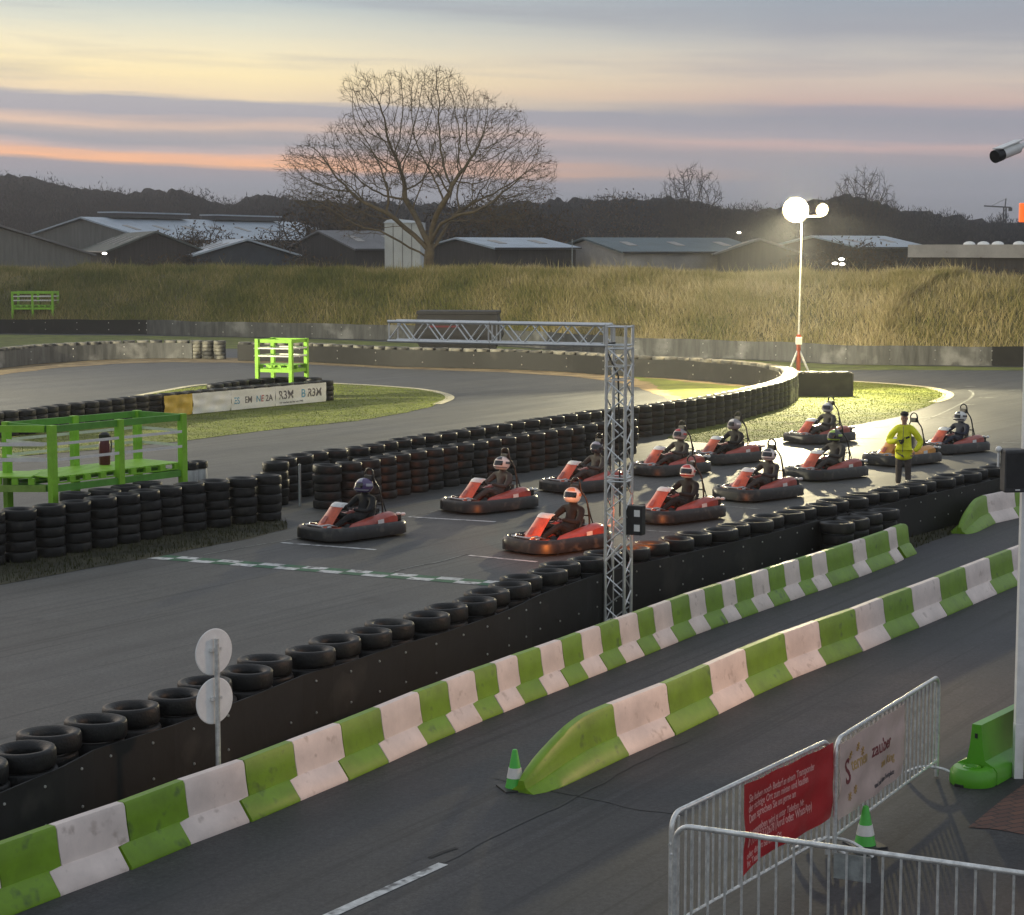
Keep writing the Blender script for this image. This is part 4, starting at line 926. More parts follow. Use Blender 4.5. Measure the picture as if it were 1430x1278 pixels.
# --- seated driver, forward = +Y
def driver_meshes():
    n = {'hip': (0, -.22, .27, .15, .12), 'belly': (0, -.30, .44, .145, .115), 'chest': (0, -.35, .63, .165, .12), 'top': (0, -.345, .76, .12, .09), 'neck': (0, -.33, .84, .06), 'skull': (0, -.31, .93, .08)}
    e = [('hip', 'belly'), ('belly', 'chest'), ('chest', 'top'), ('top', 'neck'), ('neck', 'skull')]
    for s in (-1, 1):
        k = str(s)
        n.update({'sh'+k: (.185*s, -.335, .755, .078), 'ua'+k: (.25*s, -.25, .64, .06), 'el'+k: (.285*s, -.13, .52, .05), 'fa'+k: (.23*s, .01, .535, .045), 'wr'+k: (.165*s, .13, .56, .032),
                  'th'+k: (.13*s, -.08, .32, .095), 'kn'+k: (.2*s, .22, .44, .068), 'sn'+k: (.18*s, .42, .32, .055), 'an'+k: (.15*s, .60, .19, .042), 'he'+k: (.15*s, .64, .15, .04), 'to'+k: (.155*s, .74, .24, .035)})
        e += [('top', 'sh'+k), ('sh'+k, 'ua'+k), ('ua'+k, 'el'+k), ('el'+k, 'fa'+k), ('fa'+k, 'wr'+k), ('hip', 'th'+k), ('th'+k, 'kn'+k), ('kn'+k, 'sn'+k), ('sn'+k, 'an'+k), ('an'+k, 'he'+k), ('he'+k, 'to'+k)]
    body = skin('body', n, e, 'hip', M['suit'], 2)
    gl = [hand('glove', (.165*s, .13, .56), (-.25*s, .8, .1), (.55*s, 0, .8), -s, M['glove'], 1.25, 1.05) for s in (-1, 1)]
    return body, gl
D_body, D_gl = driver_meshes()
M['suit_navy'] = mat('navy_overall_cloth', (.02, .025, .045), .85, var=.4, vs=9, bump=.4, bs=14)
M['suit_grey'] = mat('charcoal_jacket_cloth', (.05, .048, .046), .85, var=.5, vs=9, bump=.4, bs=14)
D_bodies = [D_body]
for k_ in ('suit_navy', 'suit_grey'):
    b_ = D_body.copy(); b_.materials.clear(); b_.materials.append(M[k_]); D_bodies.append(b_)
def helmet(par, loc, yaw, m, mstripe, mstripe2=None):
    """full-face helmet, face towards +Y"""
    e0 = MB(); n = 16; vs = []; fs = []
    rot = Matrix.Rotation(yaw, 4, 'Z')
    def P(th, ph, k=1.):
        x = math.cos(th)*math.sin(ph)*.145; y = math.cos(th)*math.cos(ph)*.17; z = math.sin(th)*.16
        if z < 0: y += max(0, math.cos(ph))*.035*min(1, -z/.06); x *= .96; z *= .98
        return rot @ (Vector((x, y, z))*k)+Vector(loc)
    N1, N2_ = 14, 28
    ths = [-.95+(PI/2+.95)*i/N1 for i in range(N1)]
    for th in ths:
        for j in range(N2_): vs.append(P(th, 2*PI*j/N2_))
    vs.append(P(PI/2, 0))
    for i in range(N1-1):
        for j in range(N2_): fs.append((i*N2_+j, (i+1)*N2_+j, (i+1)*N2_+(j+1) % N2_, i*N2_+(j+1) % N2_))
    for j in range(N2_): fs.append(((N1-1)*N2_+j, len(vs)-1, (N1-1)*N2_+(j+1) % N2_))
    fs.append(tuple(range(N2_))); e0.add(vs, fs); h = e0.build('helmet', m, par, True, angle=R(60))
    def patch(name, t0, t1, p0, p1, k, mm, nn=12, mt=4):
        q = MB(); v = []; f = []
        for a in range(mt+1):
            for b in range(nn+1): v.append(P(t0+(t1-t0)*a/mt, p0+(p1-p0)*b/nn, k))
        for a in range(mt):
            for b in range(nn): f.append((a*(nn+1)+b, (a+1)*(nn+1)+b, (a+1)*(nn+1)+b+1, a*(nn+1)+b+1))
        q.add(v, f); return q.build(name, mm, h, True)
    for o in (h,):
        pass
    patch('visor', -.22, .42, -1.15, 1.15, 1.03, M['visor']); patch('stripe', .58, 1.2, -1.0, 1.0, 1.012, mstripe); patch('stripe', -.62, -.4, -1.9, 1.9, 1.02, mstripe2 or mstripe)
    patch('stripe', .0, .35, 1.5, 2.6, 1.015, mstripe); patch('stripe', .0, .35, -2.6, -1.5, 1.015, mstripe)
    return h
for k_, c_ in {'h_silver': (.35, .36, .42), 'h_white': (.75, .75, .72), 'h_dark': (.05, .05, .06), 'h_grey': (.3, .3, .31), 'h_red': (.45, .05, .04), 'h_purple': (.09, .06, .16), 'h_green': (.35, .5, .08), 'h_blue': (.1, .14, .5), 'h_lamplight': (.75, .3, .12)}.items():  # the last colour paints the signal lamp's orange light onto a white helmet
    M[k_] = mat('helmet_paint_'+k_[2:], c_, .2, var=.1, vs=12, coat=.6)

# --- rental kart, forward = +Y
def rr(w, l, r, n=6, y0=0., nose=0.):
    P = []
    for cx, cy, a0 in ((w-r, l-r, 0), (-w+r, l-r, 90), (-w+r, -l+r, 180), (w-r, -l+r, 270)):
        for k in range(n+1):
            a = R(a0+90*k/n); x, y = cx+r*math.cos(a), cy+r*math.sin(a)
            if y > 0: x *= 1-nose*(y/l)**2
            P.append(Vector((x, y+y0, 0)))
    return P
def kart_parts():
    out = {}
    base = rr(.68, .98, .36, 8, 0, .16); N_ = []; n = len(base)
    rings = []
    prof = [(0, .045), (.0, .20), (-.03, .255), (-.085, .27), (-.125, .235), (-.13, .10), (-.06, .045)]
    mb = MB(); vs = []; fs = []
    for i, p in enumerate(base):
        d = (base[(i+1) % n]-base[i-1]).normalized(); nn = Vector((d.y, -d.x, 0))
        up = .025 if abs(p.y) < .35 else 0
        for (o_, z) in prof: vs.append(p+nn*o_+Vector((0, 0, z+(up if z > .1 else 0))))
    k = len(prof)
    for i in range(n):
        for j in range(k): fs.append((i*k+j, ((i+1) % n)*k+j, ((i+1) % n)*k+(j+1) % k, i*k+(j+1) % k))
    mb.add(vs, fs); out['bumper'] = mb.mesh('bumper', M['kblack'], True, R(50))
    mb = MB(); mb.prism([(p.x*.84, p.y*.88) for p in base], .07, .085); out['floor_tray'] = mb.mesh('floor_tray', M['kblack'])
    mb = MB()
    for s in (-1, 1): mb.pipe([Vector((.3*s, -.85, .12)), Vector((.34*s, -.2, .12)), Vector((.25*s, .5, .12)), Vector((.22*s, .85, .12))], .016, 6)
    for y in (.62, -.6): mb.tube((-.45, y, .13), (.45, y, .13), .016, 6)
    out['frame'] = mb.mesh('frame', M['steel'], True, R(50))
    # nose cone and steering fairing
    mb = MB(); rings = []
    for t, y, z, w_, th in ((0, .83, .16, .20, .03), (.2, .74, .26, .19, .04), (.45, .62, .38, .165, .045), (.7, .50, .50, .15, .05), (.88, .42, .585, .15, .045)):
        rings.append([Vector((x*w_, y+dy-abs(x)**2*.05, z)) for x, dy in ((-1, -th), (-.9, .0), (-.4, .018), (.4, .018), (.9, 0), (1, -th), (.5, -th*1.1), (-.5, -th*1.1))])
    mb.loft(rings); out['front_fairing'] = mb.mesh('front_fairing', M['kred'], True, R(40))
    mb = MB(); rings = []
    for y, z, w_, th in ((.42, .585, .152, .047), (.38, .63, .15, .05), (.31, .655, .145, .05), (.25, .65, .12, .03)):
        rings.append([Vector((x*w_, y+dy-abs(x)**2*.05, z+(dy*.4))) for x, dy in ((-1, -th), (-.9, .0), (-.4, .018), (.4, .018), (.9, 0), (1, -th), (.5, -th*1.1), (-.5, -th*1.1))])
    mb.loft(rings); out['number_panel'] = mb.mesh('number_panel', M['kwhite'], True, R(40))
    mb = MB(); mb.prism([(p.x*.62, .66+p.y*.27) for p in rr(.5, .9, .3, 5, 0, .2)], .2, .235); out['nose_deck'] = mb.mesh('nose_deck', M['kred'], bevel=.012)
    mb = MB()
    for (w0, w1, t0, t1) in ((-.06, .05, .35, .62), (-.10, .10, .12, .2)):
        P0_, P1_ = [Vector((0, .83-.41*t+.022, .16+.425*t+.012)) for t in (t0, t1)]
        mb.add([P0_+Vector((w0, 0, 0)), P0_+Vector((w1, 0, 0)), P1_+Vector((w1*.8, 0, 0)), P1_+Vector((w0*.8, 0, 0))], [(0, 1, 2, 3)])
    out['sticker'] = mb.mesh('sticker', M['kdark'])
    # side pods
    for s in (-1, 1):
        mb = MB(); rings = []
        for y, z, x0, x1 in ((.46, .215, .38, .50), (.30, .29, .32, .55), (.05, .335, .32, .57), (-.2, .385, .33, .57), (-.45, .43, .34, .56), (-.62, .44, .34, .54), (-.72, .40, .35, .50)):
            rings.append([Vector((s*x, y, zz)) for x, zz in ((x0, .15), (x0, z-.035), (x0+.03, z), (x1-.06, z-.01), (x1, z-.06), (x1+.015, .18))][::s])
        mb.loft(rings); out['side_pod%d' % s] = mb.mesh('side_pod', M['kdark'], True, R(40))
        mb = MB(); mb.add([Vector((s*.5775, -.30, .345)), Vector((s*.5775, -.15, .335)), Vector((s*.585, -.15, .255)), Vector((s*.585, -.30, .265))][::s], [(0, 1, 2, 3)])
        out['number_plate%d' % s] = mb.mesh('number_plate', M['kwhite'])
    mb = MB(); mb.prism([(p.x*.75, -.78+p.y*.13) for p in rr(.6, .95, .3, 5)], .27, .36); mb.box((.22, -.72, .38), (.26, .2, .12)); out['rear_cover'] = mb.mesh('rear_cover', M['kblack'], bevel=.012)
    mb = MB()
    for x, y in ((-.50, -.86), (-.41, -.82), (.50, -.86), (.41, -.83)): mb.ball((x, y, .375), .042, 5, 1.0, 1.5, .8)
    out['reflector'] = mb.mesh('reflector', M['kwhite'], True)
    # seat
    mb = MB(); rings = []
    for y, z, w_, d_ in ((.02, .15, .17, .02), (-.12, .12, .19, .09), (-.3, .13, .2, .12), (-.44, .26, .205, .12), (-.52, .44, .19, .09), (-.56, .62, .16, .05)):
        nrm_ = Vector((0, .25, 1)) if y > -.3 else Vector((0, 1, .3)); nrm_.normalize()
        rings.append([Vector((x*w_, y, z))+nrm_*(d_*abs(x)**3) for x in (-1, -.8, -.4, 0, .4, .8, 1)]+[Vector((x*(w_+.012), y, z))+nrm_*(d_*abs(x)**3-.02) for x in (1, .8, .4, 0, -.4, -.8, -1)])
    mb.loft(rings); out['seat'] = mb.mesh('seat', M['black'], True, R(60))
    mb = MB(); P = [Vector((.24, -.58, .3)), Vector((.235, -.58, .55)), Vector((.20, -.54, .85)), Vector((.12, -.49, 1.0))]
    Q = [Vector((.12, -.49, 1.0)), Vector((.105, -.48, 1.12)), Vector((.085, -.475, 1.19)), Vector((0, -.47, 1.225)), Vector((-.085, -.475, 1.19)), Vector((-.105, -.48, 1.12)), Vector((-.12, -.49, 1.0))]
    full = P+Q[1:]+[Vector((-p.x, p.y, p.z)) for p in reversed(P[:-1])]
    mb.pipe(catmull(full, .04), .0165, 8); mb.tube((.12, -.49, 1.0), (-.12, -.49, 1.0), .014, 6); mb.tube((.235, -.58, .55), (-.235, -.58, .55), .014, 6)
    mb.tube((.19, -.54, .86), (.2, -.74, .33), .013, 6); mb.tube((-.19, -.54, .86), (-.2, -.74, .33), .013, 6)
    out['roll_hoop'] = mb.mesh('roll_hoop', M['kblack'], True, R(60))
    mb = MB(); mb.box((0, -.465, 1.05), (.2, .05, .11)); out['head_rest'] = mb.mesh('head_rest', M['black'], bevel=.02)
    mb = MB(); ring = [Vector((.135*math.cos(a), .215+.09*math.sin(a)*.55, .57+.09*math.sin(a))) for a in np.linspace(0, 2*PI, 20, endpoint=False)]
    mb.pipe(ring, .013, 6, closed=True); mb.tube((0, .215, .57), (0, .62, .25), .013, 6); mb.tube((-.12, .215, .57), (.12, .215, .57), .01, 6); out['steering_wheel'] = mb.mesh('steering_wheel', M['black'], True)
    mb = MB(); mb.pipe([Vector((-.24, .55, .25)), Vector((-.25, .78, .31)), Vector((-.17, .9, .29)), Vector((.17, .9, .29)), Vector((.25, .78, .31)), Vector((.24, .55, .25))], .018, 8)
    mb.tube((-.2, .9, .29), (-.2, .82, .2), .014, 6); mb.tube((.2, .9, .29), (.2, .82, .2), .014, 6); mb.ball((-.3, .8, .275), .035, 5, 1, 1.6, .6); mb.ball((.3, .8, .275), .035, 5, 1, 1.6, .6)
    out['nose_bar'] = mb.mesh('nose_bar', M['steel'], True)
    mb = MB(); mb.lathe([(.075, -.06), (.12, -.065), (.133, -.05), (.136, .0), (.133, .05), (.12, .065), (.075, .06)], 20, mtx=Matrix.Rotation(R(90), 4, 'Y'), closed=True); out['tyre'] = mb.mesh('tyre', M['tyre'], True, R(50))
    mb = MB(); mb.lathe([(0, -.03), (.06, -.03), (.078, -.055), (.078, .055), (.06, .03), (0, .03)], 16, mtx=Matrix.Rotation(R(90), 4, 'Y')); out['rim'] = mb.mesh('rim', M['steel'], True, R(50))
    return out
KP = kart_parts()
def make_kart(label, group):
    e = empty('go_kart', (0, 0, 0), 0, label, 'go-kart', group)
    for k, me in KP.items():
        if k in ('tyre', 'rim'): continue
        put(k.rstrip('-1') if k[-1] == '1' else k, me, e)
    for x, y in ((-.49, .6), (.49, .6), (-.46, -.62), (.46, -.62)):
        w_ = empty('wheel', (x, y, .137)); parent(w_, e); put('tyre', KP['tyre'], w_); put('rim', KP['rim'], w_)
    return e
def make_driver(label, hm, st, st2, yaw=0., lean=0.):
    e = empty('person', (0, 0, 0), 0, label, 'person', 'kart drivers')
    put('body', D_bodies[0] if 'orange' in label or 'purple' in label else random.choice(D_bodies), e)
    for g in D_gl: put('glove', g, e)
    helmet(e, (0, -.29, 1.0), yaw, M[hm], M[st], M[st2])
    return e
KH = math.atan2(.75, -.66)
karts = [  # u, v of the footprint centre, heading tweak, kart label, driver label, helmet colours
 (490, 749, .10, 'red kart at the front of the far line, nearest the start line', 'driver in purple and silver helmet in the front left kart', 'h_purple', 'h_silver', 'h_silver'),
 (682, 711, .04, 'red kart second in the far line, left of the gantry column', 'driver in white helmet in the second kart of the far line', 'h_white', 'h_dark', 'h_grey'),
 (815, 684, .0, 'red kart half hidden behind the gantry column in the far line', 'driver in dark silver helmet partly behind the gantry column', 'h_dark', 'h_silver', 'h_dark'),
 (778, 766, .06, 'red kart at the front of the near line, just left of the gantry column', 'driver in white helmet, orange signal light painted on its stripes', 'h_white', 'h_lamplight', 'h_white'),
 (942, 725, .03, 'kart glowing orange just right of the gantry column', 'driver in red and white helmet glowing orange right of the gantry', 'h_white', 'h_red', 'h_red'),
 (933, 661, .0, 'kart in front of the dark wall end, behind the glowing kart', 'driver in pale red helmet in front of the dark wall end', 'h_grey', 'h_red', 'h_white'),
 (1012, 645, -.02, 'kart by the tip of the green infield in the far line', 'driver in plain grey helmet in the kart by the infield tip', 'h_grey', 'h_white', 'h_grey'),
 (1057, 695, .04, 'red kart second behind the gantry in the near line', 'driver in white helmet with dark top in the near line behind the glowing kart', 'h_white', 'h_dark', 'h_grey'),
 (1143, 617, -.05, 'farthest kart, alone against the bright green grass', 'driver in small pale helmet against the green grass', 'h_grey', 'h_white', 'h_white'),
 (1152, 667, .0, 'dark kart third behind the gantry in the near line', 'driver in dark helmet with yellow-green flash', 'h_dark', 'h_green', 'h_green'),
 (1258, 647, -.02, 'driverless kart with a painted yellow reflection right behind the man in the yellow jacket', None, None, None, None),
 (1328, 631, -.05, 'last kart of the near line, right of the yellow jacket', 'driver in white helmet with black bands in the last kart', 'h_white', 'h_dark', 'h_dark')]
for i, (u, v, tw, kl, dl, h1, h2, h3) in enumerate(karts):
    q = at(u, v); k_ = make_kart(kl, 'rental karts lined up on the grid'); k_.location = (q.x, q.y, .004); k_.rotation_euler = (0, 0, KH+tw); k_.scale = (1.05,)*3
    if dl is None:
        for c_ in CH[k_.name]:
            if c_.name.split('.')[0] in ('front_fairing', 'nose_deck', 'side_pod'): c_.data = c_.data.copy(); c_.data.materials.clear(); c_.data.materials.append(M['kreflect'])
    if dl: d_ = make_driver(dl, h1, h2, h3, random.uniform(-.5, .45)); d_.location = (q.x, q.y, .004); d_.rotation_euler = (0, 0, KH+tw); s_ = random.uniform(.96, 1.03); d_.scale = (1.14*s_, 1.05, 1.0*s_); d_.rotation_euler.x = R(random.uniform(3, 7))

# --- marshal in the yellow jacket, local forward = -Y (towards the camera)
q = at(1261, 681); MS = 1.0
me_ = empty('person', (q.x, q.y, .004), R(-14), 'man in bright yellow jacket and black cap standing beside a kart', 'person')
nd = {'pel': (0, 0, .92, .15, .11), 'wai': (0, 0, 1.05, .135, .10), 'che': (0, .01, 1.27, .165, .115), 'sho': (0, .01, 1.40, .11, .08), 'nek': (0, .0, 1.49, .052), 'jaw': (0, -.02, 1.57, .072, .078), 'hed': (0, -.01, 1.65, .088, .098), 'crn': (0, .0, 1.72, .074, .082)}
ed = [('pel', 'wai'), ('wai', 'che'), ('che', 'sho'), ('sho', 'nek'), ('nek', 'jaw'), ('jaw', 'hed'), ('hed', 'crn')]
AR = {-1: [('s', (-.19, .01, 1.39, .065)), ('u', (-.29, .0, 1.24, .052)), ('e', (-.36, -.03, 1.08, .045)), ('f', (-.25, -.17, 1.09, .04)), ('w', (-.13, -.245, 1.12, .029))],
      1: [('s', (.19, .01, 1.39, .065)), ('u', (.29, .02, 1.24, .052)), ('e', (.385, .04, 1.08, .045)), ('f', (.34, -.05, .96, .04)), ('w', (.25, -.12, .86, .029))]}
for s in (-1, 1):
    pr = 'sho'
    for k, v in AR[s]: nd[k+str(s)] = v; ed.append((pr, k+str(s))); pr = k+str(s)
    pr = 'pel'
    for k, v in (('th', (.095*s, .0, .78, .092)), ('kn', (.105*s, -.01, .48, .062)), ('cf', (.11*s, .02, .30, .056)), ('an', (.115*s, .03, .09, .040)), ('ba', (.12*s, -.07, .045, .042, .032)), ('to', (.125*s, -.16, .035, .035, .024))):
        nd[k+str(s)] = v; ed.append((pr, k+str(s))); pr = k+str(s)
put('body', skin('body', nd, ed, 'pel', M['skin'], 2), me_)
# jacket: slightly wider shell over torso and arms
jd = {'hem': (0, 0, .63, .22, .17), 'hm2': (0, 0, .76, .22, .17), 'hip': (0, 0, .90, .205, .16), 'wai': (0, 0, 1.06, .185, .15), 'che': (0, .01, 1.26, .205, .155), 'sho': (0, .01, 1.395, .15, .115), 'col': (0, .0, 1.475, .075, .075)}
je = [('hem', 'hm2'), ('hm2', 'hip'), ('hip', 'wai'), ('wai', 'che'), ('che', 'sho'), ('sho', 'col')]
for s in (-1, 1):
    pr = 'sho'
    for k, v in AR[s]:
        r_ = {'s': .105, 'u': .085, 'e': .076, 'f': .070, 'w': .05}[k]; jd[k+str(s)] = (*v[:3], r_); je.append((pr, k+str(s))); pr = k+str(s)
jk = put('jacket', skin('jacket', jd, je, 'wai', M['hivis'], 2), me_)
mb = MB(); mb.pipe([Vector((-.01, -.13, 1.44)), Vector((-.01, -.168, 1.3)), Vector((-.015, -.172, 1.15)), Vector((-.015, -.170, 1.0)), Vector((-.02, -.172, .85))], .007, 5); mb.build('zip', M['dkgrey'], jk)
mb = MB(); mb.box((.09, -.170, 1.19), (.10, .02, .045), mtx=Matrix.Rotation(R(-22), 4, 'Y')); mb.build('badge', M['black'], jk, bevel=.008)
td = {'pel': (0, 0, .90, .165, .125)}; te = []
for s in (-1, 1):
    pr = 'pel'
    for k, v in (('th', (.095*s, .0, .77, .105)), ('kn', (.105*s, -.01, .48, .082)), ('cf', (.11*s, .02, .28, .075)), ('an', (.115*s, .03, .08, .07))): td[k+str(s)] = v; te.append((pr, k+str(s))); pr = k+str(s)
put('trousers', skin('trousers', td, te, 'pel', M['trouser'], 2), me_)
for s in (-1, 1): mb = MB(); mb.ball((.122*s, -.06, .05), .06, 8, .85, 2.3, .85); mb.build('shoe', M['black'], me_, True)
put('glove', hand('glove', (-.12, -.25, 1.12), (.8, -.35, .1), (0, -.6, .8), 1, M['glove'], 1.1, 1.15), me_)
put('hand', hand('hand', (.25, -.12, .86), (-.25, -.35, -.9), (.9, -.2, 0), 1, M['skin'], .8, 1.05), me_)
mb = MB(); mb.ball((0, .0, 1.72), .098, 10, 1, 1.1, .72); c_ = mb.build('cap', M['cap'], me_, True)
mb = MB(); mb.loft([[Vector((x*.07, -.088, 1.70+.012*(1-x*x))) for x in (-1, -.5, 0, .5, 1)]+[Vector((x*.07, -.088, 1.69+.012*(1-x*x))) for x in (1, .5, 0, -.5, -1)], [Vector((x*.055, -.165+.03*x*x, 1.685+.012*(1-x*x))) for x in (-1, -.5, 0, .5, 1)]+[Vector((x*.055, -.165+.03*x*x, 1.675+.012*(1-x*x))) for x in (1, .5, 0, -.5, -1)]]); mb.build('peak', M['cap'], c_)
mb = MB(); mb.loft([[Vector((-.004, -.092, 1.635)), Vector((.004, -.092, 1.635)), Vector((0, -.085, 1.64))], [Vector((-.014, -.095, 1.595)), Vector((.014, -.095, 1.595)), Vector((0, -.118, 1.598))]]); mb.build('nose', M['skin'], me_, True)
for s in (-1, 1):
    mb = MB(); mb.ball((.03*s, -.083, 1.632), .011, 6); mb.build('eye', M['black'], me_, True)
    mb = MB(); mb.ball((.077*s, .0, 1.615), .026, 6, .4, .8, 1.2); mb.build('ear', M['skin'], me_, True)
mb = MB(); mb.box((0, -.088, 1.568), (.04, .008, .008)); mb.build('mouth', M['maroon'], me_, bevel=.003)
rad = Vector((-.03, -.30, 1.10)); e = empty('handheld_radio', (0, 0, 0), 0, "black handheld radio in the yellow-jacketed man's gloved hand", 'radio')
mw = Matrix.Translation((q.x, q.y, .004)) @ Matrix.Rotation(R(-14), 4, 'Z'); e.location = mw @ rad
mb = MB(); mb.box((0, 0, 0), (.055, .035, .12), mtx=Matrix.Rotation(R(30), 4, 'Y')); mb.build('case', M['black'], e, bevel=.008)
mb = MB(); mb.tube((.03, 0, .05), (.06, 0, .11), .006, 6); mb.build('aerial', M['black'], e, True)

# ------------------------------------------------------------------ buildings beyond the embankment
def barn(A, B, hw, eave, mw_, mr, label, over=.4, vents=None, ridgez=None):
    """gabled building given by its ridge end points"""
    A = Vector(A); B = Vector(B); rz_ = ridgez if ridgez else A.z; d = Vector((B.x-A.x, B.y-A.y, 0)); L_ = d.length; ang = math.atan2(d.y, d.x)
    e = empty('barn', (A.x, A.y, 0), ang, label, 'building')
    mb = MB(); sec_ = [(-hw, 0), (-hw, eave), (0, rz_-.12), (hw, eave), (hw, 0)]; mb.loft([[Vector((x, y, z)) for y, z in sec_] for x in (0, L_)]); mb.build('wall', mw_, e)
    mb = MB(); sl = (rz_-eave)/hw; o_ = hw+over; ze = rz_-sl*o_; t = .16
    rf = [(-o_, ze), (0, rz_), (o_, ze), (o_, ze+t), (0, rz_+t), (-o_, ze+t)]; mb.loft([[Vector((x, y, z)) for y, z in rf] for x in (-over, L_+over)]); r_ = mb.build('roof', mr, e)
    mb = MB()
    for s in (-1, 1):
        n_ = max(2, int(L_/9))
        for k in range(n_): mb.box((L_*(k+.5)/n_, s*(hw+.012), eave*.45), (1.6, .03, 1.5))
    mb.build('window', M['wall_dark'], e)
    mb = MB(); mb.box((-.012, 0, 1.6), (.03, min(hw, 3.4), 3.2)); mb.build('door', M['wall_dark'], e)
    for s in (-1, 1):
        gq_ = MB(); gq_.tube((-.3, s*(hw+over+.04), ze+.1), (L_+.3, s*(hw+over+.04), ze+.1), .09, 6); gq_.build('gutter', M['dkgrey'], r_, True)
    nk = max(2, int(L_/5)); sq_ = MB(); an_ = math.atan2(sl, 1)
    for s in (-1, 1):
        for k in range(nk): sq_.box((L_*(k+.5)/nk, s*hw*.5, rz_-sl*hw*.5+t+.03), (.9, 1.8, .05), mtx=Matrix.Rotation(-s*an_, 4, 'X'))
    sq_.build('skylight', M['wall_pale'], r_)
    for (x0, x1) in (vents or []):
        mb = MB(); mb.box((L_*(x0+x1)/2, 0, rz_+.38), (L_*(x1-x0), 1.7, .45)); v_ = mb.build('ridge_vent', M['dkgrey'], r_)
        mb = MB(); mb.box((L_*(x0+x1)/2, 0, rz_+.68), (L_*(x1-x0)+.3, 2.2, .14)); mb.build('cap', M['roof_light'], v_)
    return e
def bz(v, Y): return CAMH+(345-v)*Y/FPX
def PB(u, v, Y): p = atd(u, v, Y); return p
barn(PB(115, 305, 200), (PB(412, 312, 240).x, 240, 0), 8.0, 6.3, M['wall_grey'], M['roof_light'], 'long grey barn with pale blue metal roof and two ridge vents', vents=[(.10, .42), (.55, .88)])
barn(PB(218, 325, 172), (PB(165, 329, 205).x, 205, 0), 4.1, 5.2, M['wall_dark'], M['roof_moss'], 'dark brown gabled barn in front of the long pale-roofed barn')
barn(PB(345, 336, 168), (PB(300, 337, 196).x, 196, 0), 4.2, 4.9, M['wall_blue'], M['roof_light'], 'small slate blue shed with pale roof right of the brown barn')
barn(PB(-5, 315, 160), (PB(-60, 317, 190).x, 190, 0), 7.4, 5.0, M['wall_grey'], M['roof_grey'], 'grey roofed barn cut by the left edge of the picture')
barn(PB(448, 324, 186), PB(545, 324, 192), 5, 5.4, M['wall_dark'], M['roof_grey'], 'low dark barn half hidden behind the big bare tree')
q = atd(566, 370, 150); e = empty('silo_building', (q.x, q.y, 0), R(-6), 'tall white block with vertical panels behind the big tree trunk', 'building')
mb = MB(); mb.prism([(-1.35, -1.3), (1.35, -1.3), (1.35, 1.3), (-1.35, 1.3)], 0, 7.4); mb.build('wall', M['white_wall'], e)
mb = MB(); mb.loft([[Vector((-1.42, -1.38, 7.4)), Vector((1.42, -1.38, 7.4)), Vector((1.42, 1.38, 7.4)), Vector((-1.42, 1.38, 7.4))], [Vector((-1.0, -1.0, 7.75)), Vector((.4, -1.0, 7.6)), Vector((.4, 1.0, 7.6)), Vector((-1.0, 1.0, 7.75))]]); mb.build('roof', M['white_wall'], e)
mb = MB()
for x in (-.7, 0, .7): mb.box((x, -1.312, 3.7), (.05, .02, 7.2))
mb.build('seam', M['roof_grey'], e)
barn(PB(640, 334, 178), PB(752, 334, 184), 5.2, 5.45, M['wall_dark'], M['roof_light'], 'low barn with pale roof right of the big bare tree')
barn(PB(818, 334, 182), PB(1012, 334, 190), 6.2, 5.1, M['wall_pale'], M['roof_teal'], 'long pale walled hall with blue-green roof in the middle distance')
barn(PB(1062, 335, 172), (PB(1050, 335, 200).x, 200, 0), 3.6, 5.0, M['wall_dark'], M['roof_grey'], 'dark gabled shed directly right of the blue-green roofed hall')
barn(PB(1135, 331, 215), PB(1232, 332, 222), 6.5, 5.5, M['wall_dark'], M['roof_light'], 'pale roofed barn behind bare bushes right of the floodlight')
q = atd(1275, 350, 150); q2 = atd(1480, 350, 140); e = empty('flat_roofed_hall', (q.x, q.y, 0), math.atan2(q2.y-q.y, q2.x-q.x), 'flat roofed white hall with small domes at the right edge', 'building')
L_ = (q2-q).length; mb = MB(); mb.box((L_/2, 7, 2.4), (L_, 14, 4.8)); mb.build('wall', M['wall_dark'], e)
mb = MB(); mb.box((L_/2, 7, 5.3), (L_+.5, 14.6, .95)); rf = mb.build('roof', M['wall_pale'], e)
mb = MB()
for x in (2.9, 4.2, 5.5, 7.4): mb.ball((x, 3, 5.78), .42, 6, 1.1, 1.1, .6)
mb.build('roof_dome', M['white'], rf, True)
# far lamps, a pole and a crane
for (u, v, Y, lab) in ((1166, 368, 139, 'left tiny white yard lamp in the grass under the bushes'), (1176, 369, 139.5, 'lower right tiny white yard lamp under the bushes'), (1175, 362, 140, 'upper right tiny white yard lamp under the bushes'), (1032, 325, 300, 'tiny lit street lamp before the dark wood left of the floodlight'), (146, 354, 160, 'tiny lit lamp at the foot of the brown barn')):
    p = atd(u, v, Y); e = empty('yard_lamp', (p.x, p.y, 0), 0, lab, 'lamp')
    mb = MB(); mb.tube((0, 0, 0), (0, 0, p.z), .05, 6); mb.build('pole', M['dkgrey'], e)
    mb = MB(); mb.ball((0, 0, p.z), .14 if Y < 200 else .22, 5, 1.5, 1, .7); mb.build('lamp_face', M['smallglow'], e, True)
p = atd(799, 345, 178); mb = MB(); mb.tube((p.x, p.y, 0), (p.x, p.y, bz(334, 178)), .07, 6, .04); tag(mb.build('pole', M['galvp']), 'slim pale pole left of the blue-green roofed hall', 'pole')
p = atd(1402, 345, 520); e = empty('tower_crane', (p.x, p.y, 0), 0, 'small far tower crane over the wood at the right edge', 'crane')
zt = bz(290, 520); mb = MB()
for i, j in ((-1, -1), (1, -1), (1, 1), (-1, 1)): mb.tube((i*.3, j*.3, 0), (i*.3, j*.3, zt), .13, 4)
